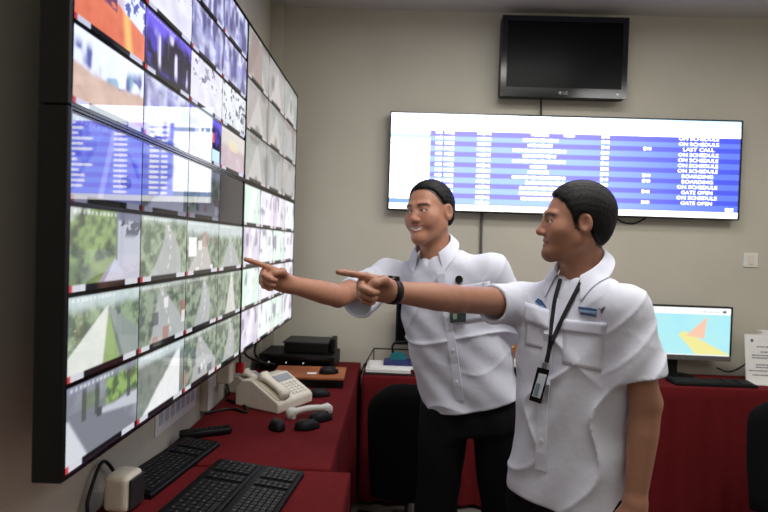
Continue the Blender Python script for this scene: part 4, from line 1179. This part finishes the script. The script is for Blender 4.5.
def build_person(P, label, group=None, hb=.0032):
    root = thing('person', label, 'person', (P.hip[0], P.hip[1], 0), 0)
    B = P.body()
    allp = np.array([P.head + .17, P.head - .17] + [np.asarray(x) for a in (P.armR, P.armL) for x in a] + [w_[0] + nrm(w_[1]) * .19 for w_ in P.hands] + [x for l in P.legs for x in l] + [P.hip - .2, P.hip + .2])
    lo = allp.min(0) - .1; hi = allp.max(0) + .1; lo[2] = max(lo[2], 0.02)
    V, Fc = sdf_mesh(B, lo, hi, hb)
    col = np.tile(np.array(lin(P.skin)), (len(V), 1))
    q = (V - P.head) @ P.HM / P.hp.get('sc', 1.0); m = (np.abs(q) < .16).all(1) & (q[:, 2] > -.125)
    col[m] = paint_head(q[m], P.skin, P.hp)
    mesh_np('body', V, Fc, m_skin, root, col)
    for sg in (-1, 1):
        c = P.head + P.HM @ np.array([sg * .031, .0705, .004]) * P.hp.get('sc', 1.0)
        bm = bmesh.new(); bmesh.ops.create_uvsphere(bm, u_segments=16, v_segments=10, radius=.0126, matrix=Matrix.Translation(Vector(c))); ey = bmobj('eye', bm, m_eye, root, True, True)
        look = nrm(P.HM @ nrm([P.gaze * 1.0, 1.0, -.02])); 
        bm = bmesh.new(); bmesh.ops.create_uvsphere(bm, u_segments=12, v_segments=8, radius=.0062, matrix=Matrix.Translation(Vector(c + look * .0078))); bmobj('iris', bm, m_iris, ey, True, True)
    V, Fc = sdf_mesh(P.hair(), P.head - .16, P.head + .16, .0032); mesh_np('hair', V, Fc, m_hair, root)
    S = P.shirt(); P.S = S
    pts = np.array([P.hip, P.neck, P.armR[0], P.armR[1], P.armL[0], P.armL[1]])
    V, Fc = sdf_mesh(S, pts.min(0) - .26, pts.max(0) + .2, .0042); sh = mesh_np('shirt', V, Fc, m_shirt, root)
    # trousers
    def tr(p):
        d, t, x, y, L = P.torso(p, -.012); d = np.maximum(d, np.maximum(t * L - .06, -.10 - t * L))
        for i, (hp_, kn, an) in enumerate(P.legs):
            d = smin(d, smin(dcap(p, hp_, kn, .098, .076), dcap(p, kn, an + np.array([0, 0, .03]), .076, .070), .03), .03)
        d = d + .003 * np.sin(p[:, 2] * 26 + p[:, 0] * 30) * np.sin(p[:, 0] * 44 + p[:, 1] * 31)
        return smax(d, (.035 - p[:, 2]).astype(f32), .005)
    lg = np.array([x for l in P.legs for x in l] + [P.hip])
    V, Fc = sdf_mesh(tr, lg.min(0) - .25, lg.max(0) + .25, .010); mesh_np('trousers', V, Fc, m_trouser, root)
    for (hp_, kn, an) in P.legs: shoe(root, an, P.foot_yaw)
    return root, sh, S

def axes(yaw, pitch=0.0, rollh=0.0):
    """head matrix; yaw 0 faces the camera (-y), positive turns towards the video wall (-x)"""
    f_ = np.array([-math.sin(yaw) * math.cos(pitch), -math.cos(yaw) * math.cos(pitch), math.sin(pitch)])
    s_ = nrm(np.cross(f_, [0, 0, 1.0])) * -1          # person's left
    u_ = np.cross(s_, f_) * 1.0
    u_ = u_ if u_[2] > 0 else -u_
    c, sn = math.cos(rollh), math.sin(rollh)
    return np.stack([s_ * c + u_ * sn, f_, u_ * c - s_ * sn], -1)
def ridge(x): return 1 - np.abs(np.sin(x))
# ---- the smiling man (further from the camera)
yaw1 = math.radians(28)
neck1 = atY(436, 252, 2.13); hip1 = atY(471, 402, 2.13)
shR1 = atY(388, 277, 2.22); elR1 = atY(338, 296, 2.00); wrR1 = atY(285, 283, 1.82)
shL1 = atY(491, 272, 2.05); elL1 = atY(533, 345, 2.10); wrL1 = atY(548, 420, 2.02)
HM1 = axes(math.radians(38), -.03, math.radians(4))
head1 = atY(429, 213, 2.10)
pd1 = atY(241, 266, 1.72) - wrR1
fw1 = np.array([-math.sin(yaw1), -math.cos(yaw1), 0])
def fold1(p, t, x, y):
    a = ridge(7.0 * t + 9 * x + 1.2 * np.sin(9 * x + 3) + .8 * np.sin(13 * t)) ** 4 * .009 * np.exp(-((t - .30) / .3) ** 2)
    a = a + ridge(11 * t - 7 * x + 1.5 * np.sin(12 * x)) ** 5 * .005 * np.exp(-((t - .12) / .16) ** 2)
    b = .006 * np.sin(30 * x + 5 * t + 2 * np.sin(7 * t)) * np.clip(.75 - t, 0, 1)
    c = ridge(15 * x - 9 * t + 1.0) ** 4 * .010 * np.exp(-((t - .78) / .18) ** 2)
    return (-(a + c) + b + .002 * np.sin(60 * x + 25 * t)).astype(f32)
P1 = Person(head=head1, HM=HM1, neck=neck1, hip=hip1, fwd=fw1, hip_yaw=-math.radians(18), sh_yaw=-yaw1, up_ax=nrm(neck1 - hip1), nr=.053, wrist=.0265, armk=1.0, slope=.03, sag=(.05, .0), crise=.022,
    hp=dict(wide=1.03, fat=.0005, smile=1.0, eye=.0036, hair=.009, edge=.014, hx=[-.12, -.06, -.03, -.012, .01, .03, .05, .07], hu=[-.055, -.045, -.02, .008, .022, .046, .082, .094], temple=.014, tuft=.0012, lipc=(158, 92, 84)), skin=(172, 122, 98), gaze=-.45,
    prof=([-.3, 0, .2, .42, .62, .78, .90, 1.0, 1.1], [.19, .188, .190, .192, .194, .176, .130, .078, .06], [.130, .134, .142, .140, .130, .112, .090, .070, .06], [0, .012, .018, .014, .008, 0, -.004, 0, 0]),
    armR=(shR1, elR1, wrR1), armL=(shL1, elL1, wrL1), cuffR=.72, cuffL=.80, slR=(.066, .084), slL=(.064, .074),
    hands=[(wrR1, pd1, np.array([.55, -.75, -.35]), POINT, -1, .92), (wrL1, np.array([.02, -.1, -1]), np.array([-1, 0, 0]), RELAX, 1, 1.0)],
    legs=[(np.array([hip1[0] - .095, hip1[1] + .02, .86]), np.array([hip1[0] - .12, hip1[1] + .0, .48]), np.array([hip1[0] - .13, hip1[1] + .05, .09])),
          (np.array([hip1[0] + .095, hip1[1] - .02, .86]), np.array([hip1[0] + .13, hip1[1] - .04, .48]), np.array([hip1[0] + .15, hip1[1] + .0, .09]))], foot_yaw=PI - .35,
    fold=fold1, sfold=lambda p, l, nd: (.004 * np.sin(p[:, 2] * 70 + l * 60) * np.clip(l * 8, 0, 1) - .004 * ridge(l * 40 + p[:, 2] * 20) ** 3).astype(f32),
    hemz=lambda x, y: -.004 + .25 * x * x - .02 * x, vneck=fw1 * .085 + np.array([0, 0, -.045]))
r1, sh1, S1 = build_person(P1, 'smiling man in plain white short-sleeved shirt, further from the camera, pointing at the screens')
collar(P1, sh1, P1.nr + .012, .036, .62, .046, .014)

def strip(P, name, pts, w_, F, m, par, lift=.0015, thick=.002, n=22):
    """a narrow band along a picture path laid on a field"""
    pp = smoothpath([np.array([u, v, 0.0]) for u, v in pts], n // max(1, len(pts) - 1))
    V = []; Fc = []
    Q = [march(F, p[0], p[1]) for p in pp]; N = [grad(F, q, .03) for q in Q]; N = [nrm(sum(N[max(0, i - 2):i + 3])) for i in range(len(N))]
    for i, q in enumerate(Q):
        t_ = nrm(Q[min(i + 1, len(Q) - 1)] - Q[max(i - 1, 0)]); sd = nrm(np.cross(t_, N[i])) * w_ / 2
        V += [q - sd + N[i] * (lift - .003), q - sd + N[i] * (lift + thick), q + sd + N[i] * (lift + thick), q + sd + N[i] * (lift - .003)]
    for i in range(len(Q) - 1):
        for k in range(4):
            k2 = (k + 1) % 4; Fc.append((i * 4 + k, i * 4 + k2, i * 4 + 4 + k2, i * 4 + 4 + k))
    Fc.append((0, 3, 2, 1)); e = (len(Q) - 1) * 4; Fc.append((e, e + 1, e + 2, e + 3))
    o = pyobj(name, V, Fc, m, par, False, True)
    me = o.data; bm = bmesh.new(); bm.from_mesh(me); bmesh.ops.recalc_face_normals(bm, faces=bm.faces); bm.to_mesh(me); bm.free()
    return o
def buttons(uvs, F, par):
    for u, v in uvs:
        q = march(F, u, v); n_ = grad(F, q, .01)
        M4 = Matrix.Translation(Vector(q + n_ * .0045)) @ Vector(n_).to_track_quat('Z', 'Y').to_matrix().to_4x4()
        bm = bmesh.new(); bmesh.ops.create_cone(bm, cap_ends=True, segments=14, radius1=.0055, radius2=.005, depth=.003, matrix=M4); bmobj('button', bm, m_button, par, False, True)
pl1 = strip(P1, 'placket', [(440, 268), (447, 310), (453, 350), (460, 400)], .030, S1, m_seam, sh1)
buttons([(443, 285), (448, 318), (453, 350), (457, 382)], S1, pl1)
V, Fc = patch(S1, [(452, 287), (490, 281), (494, 318), (457, 325)], 8, 8, .0, .0018); pk = pyobj('chest_pocket', V, Fc, m_shirt, sh1, True, True)
# reel and card clipped to the placket
q = march(S1, 459, 280); n_ = grad(S1, q, .01)
M4 = Matrix.Translation(Vector(q + n_ * .009)) @ Vector(n_).to_track_quat('Z', 'Y').to_matrix().to_4x4()
bm = bmesh.new(); bmesh.ops.create_cone(bm, cap_ends=True, segments=20, radius1=.015, radius2=.013, depth=.010, matrix=M4); bd = bmobj('badge_reel', bm, m_gloss, r1, False, True)
qa, qb = march(S1, 459, 282), march(S1, 458, 308)
V, Fc = tube_vf([qa + n_ * .008, qa * .5 + qb * .5 + n_ * .010, qb + n_ * .008], .0022, 6); pyobj('cord', V, Fc, m_strap, bd, True, True)
V, Fc = flat_card(S1, [(450, 307), (466, 306), (466, 322), (450, 323)], .010, .002); cd = pyobj('name_card', V, Fc, mat('dark green card', (46, 58, 54), .35), bd, False, True)
V, Fc = flat_card(S1, [(451.5, 311), (457, 310.6), (457, 319), (451.5, 319.5)], .0122, .0006); pyobj('card_photo', V, Fc, mat('pale green print', (132, 150, 138), .5), bd, False, True)

# ---- the man in profile (nearer to the camera)
yaw2 = math.radians(50)
neck2 = atY(583, 272, 1.62); hip2 = atY(570, 488, 1.62)
shR2 = atY(521, 303, 1.76); elR2 = atY(455, 299, 1.56); wrR2 = atY(388, 291, 1.38)
shL2 = atY(624, 310, 1.47); elL2 = atY(646, 402, 1.44); wrL2 = atY(634, 512, 1.43)
HM2 = axes(math.radians(93), -.02, math.radians(-2))
head2 = atY(574.5, 223, 1.60)
pd2 = atY(328, 279, 1.29) - wrR2
fw2 = np.array([-math.sin(yaw2), -math.cos(yaw2), 0])
def fold2(p, t, x, y):
    a = ridge(4.5 * t - 11 * x + 1.2 * np.sin(9 * x + 2) + .8 * np.sin(11 * t)) ** 4 * .013 * np.exp(-((t - .35) / .32) ** 2)
    b = .006 * np.sin(26 * x - 4 * t + 2 * np.sin(6 * t + 1)) * np.clip(.8 - t, 0, 1)
    c = ridge(12 * x + 9 * t) ** 4 * .010 * np.exp(-((t - .72) / .15) ** 2)
    return (-(a + c) + b + .0016 * np.sin(55 * x - 20 * t)).astype(f32)
P2 = Person(head=head2, HM=HM2, neck=neck2, hip=hip2, fwd=fw2, hip_yaw=-math.radians(46), sh_yaw=-yaw2, up_ax=nrm(neck2 - hip2), nr=.052, wrist=.024, armk=.95, slope=.03, sag=(.02, .0), crise=.022,
    hp=dict(wide=1.0, sc=.94, eye=.0030, hair=.012, hx=[-.12, -.085, -.05, -.03, -.012, .004, .016, .028, .045, .065, .09], hu=[-.085, -.078, -.06, -.02, .0, -.018, -.010, .030, .064, .084, .094], stubble=.55, tuft=.0006, lipc=(142, 86, 78)), skin=(158, 112, 90), gaze=-.1,
    prof=([-.3, 0, .2, .42, .62, .78, .90, 1.0, 1.1], [.188, .186, .176, .178, .184, .170, .126, .076, .06], [.122, .124, .122, .124, .124, .108, .086, .068, .06], [0, .0, .004, .006, .006, 0, -.004, 0, 0]),
    armR=(shR2, elR2, wrR2), armL=(shL2, elL2, wrL2), cuffR=.46, cuffL=.74, slR=(.060, .059), slL=(.062, .070),
    hands=[(wrR2, pd2, np.array([.45, -.8, -.4]), POINT, -1, .86), (wrL2, np.array([-.12, -.06, -1]), np.array([.2, 1, 0]), RELAX, 1, 1.0)],
    legs=[(np.array([hip2[0] - .06, hip2[1] + .07, .80]), np.array([hip2[0] - .08, hip2[1] + .08, .45]), np.array([hip2[0] - .07, hip2[1] + .12, .09])),
          (np.array([hip2[0] + .06, hip2[1] - .07, .80]), np.array([hip2[0] + .06, hip2[1] - .10, .45]), np.array([hip2[0] + .08, hip2[1] - .08, .09]))], foot_yaw=PI - .9,
    fold=fold2, sfold=lambda p, l, nd: (.003 * np.sin(p[:, 0] * 60 + l * 50) * np.clip(l * 8, 0, 1) - .004 * ridge(l * 30 + p[:, 0] * 26) ** 4).astype(f32),
    hemz=lambda x, y: -.03 + .0 * x, vneck=fw2 * .085 + np.array([0, 0, -.035]))
r2, sh2, S2 = build_person(P2, 'man in profile with lanyard and white uniform shirt, nearest the camera, pointing')
collar(P2, sh2, P2.nr + .012, .036, .55, .046, .012)
pl2 = strip(P2, 'placket', [(553, 298), (548, 350), (543, 410), (541, 470)], .032, S2, m_seam, sh2)
buttons([(551, 320), (547, 360), (544, 400), (542, 440)], S2, pl2)
def pocket(cs, fl, name):
    V, Fc = patch(S2, cs, 8, 10, -.0004, .0016); o = pyobj('chest_pocket', V, Fc, m_shirt, sh2, True, True)
    V, Fc = patch(S2, fl, 8, 4, .002, .0025); pyobj('pocket_flap', V, Fc, m_seam, o, True, True)
pocket([(564, 322), (605, 326), (601, 372), (562, 364)], [(562, 319), (607, 323), (603, 336), (561, 331)], 'l')
pocket([(527, 307), (549, 313), (547, 350), (525, 345)], [(525, 302), (550, 310), (549, 330), (525, 322)], 'r')
m_navy = mat('navy embroidery', (52, 84, 128), .7); m_sky = mat('light blue embroidery', (140, 178, 214), .7)
def emb(name, pts, m):
    V, Fc = poly_patch(S2, pts, .002, .0012); return pyobj(name, V, Fc, m, sh2, False, True)
emb('chest_emblem', [(535.5, 302), (538.5, 298.5), (542, 300.5), (547.5, 308.5), (543, 307.5), (540, 305)], m_navy)
emb('chest_emblem', [(541, 305.2), (544, 306), (547.5, 309.2), (542, 308)], m_sky)
emb('chest_lettering', [(579, 306.5), (597, 309), (597, 311), (579, 308.8)], m_navy)
emb('chest_lettering', [(580, 309.5), (597, 311.6), (597, 313), (580, 311.2)], m_sky)
emb('chest_lettering', [(581, 312.5), (596, 315), (596, 316.6), (581, 314.4)], m_navy)
emb('chest_bird_mark', [(599, 308), (602, 309.4), (605, 306.6), (602.6, 311.4), (601.6, 313), (601.6, 310.6)], mat('grey embroidery', (92, 96, 92), .7))
# lanyard with badge
ln = strip(P2, 'lanyard', [(583, 281), (573, 300), (562, 322), (552, 345), (548, 362)], .010, S2, m_strap, r2, .006)
strip(P2, 'lanyard', [(561, 280), (556, 300), (553, 322), (551, 345), (547.5, 362)], .010, S2, m_strap, r2, .006)
V, Fc = flat_card(S2, [(537.5, 367), (549.5, 370), (541, 404), (529, 400)], .014, .006); bd2 = pyobj('badge_holder', V, Fc, m_gloss, r2, False, True)
V, Fc = flat_card(S2, [(539, 373), (547, 375), (540, 398.5), (532, 396)], .0202, .001); pyobj('badge_card', V, Fc, mat('pale blue badge card', (206, 218, 226), .3), bd2, False, True)
V, Fc = flat_card(S2, [(536.5, 383), (540.5, 384), (537.5, 396), (533, 395)], .0214, .0005); pyobj('badge_photo', V, Fc, mat('badge portrait print', (126, 140, 150), .4), bd2, False, True)
q = march(S2, 546, 365); n_ = grad(S2, q, .01)
bm = bmesh.new(); bmesh.ops.create_cone(bm, cap_ends=True, segments=12, radius1=.006, radius2=.006, depth=.016, matrix=Matrix.Translation(Vector(q + n_ * .011))); bmobj('lanyard_clip', bm, m_steel, r2, False, True)
# wristwatch on the pointing arm
ax = nrm(wrR2 - elR2); wc = wrR2 - ax * .014
a1 = nrm(np.cross(ax, [0, 0, 1.0])); a2 = np.cross(a1, ax)
V = []; Fc = []; nseg = 28
for i in range(nseg):
    th = 2 * PI * i / nseg; dr = a1 * math.cos(th) + a2 * math.sin(th)
    for (l, r) in ((-.010, .0270), (-.010, .0325), (.010, .0320), (.010, .0265)): V.append(wc + dr * r + ax * l)
for i in range(nseg):
    j = (i + 1) % nseg
    for k in range(4): k2 = (k + 1) % 4; Fc.append((i * 4 + k, i * 4 + k2, j * 4 + k2, j * 4 + k))
wb = pyobj('watch_strap', V, Fc, m_black, r2, True, True)
top = wc + a2 * .0345
bm = bmesh.new(); bmesh.ops.create_cone(bm, cap_ends=True, segments=20, radius1=.017, radius2=.015, depth=.008, matrix=Matrix.Translation(Vector(top)) @ Vector(a2).to_track_quat('Z', 'Y').to_matrix().to_4x4()); bmobj('watch_case', bm, m_gloss, wb, False, True)
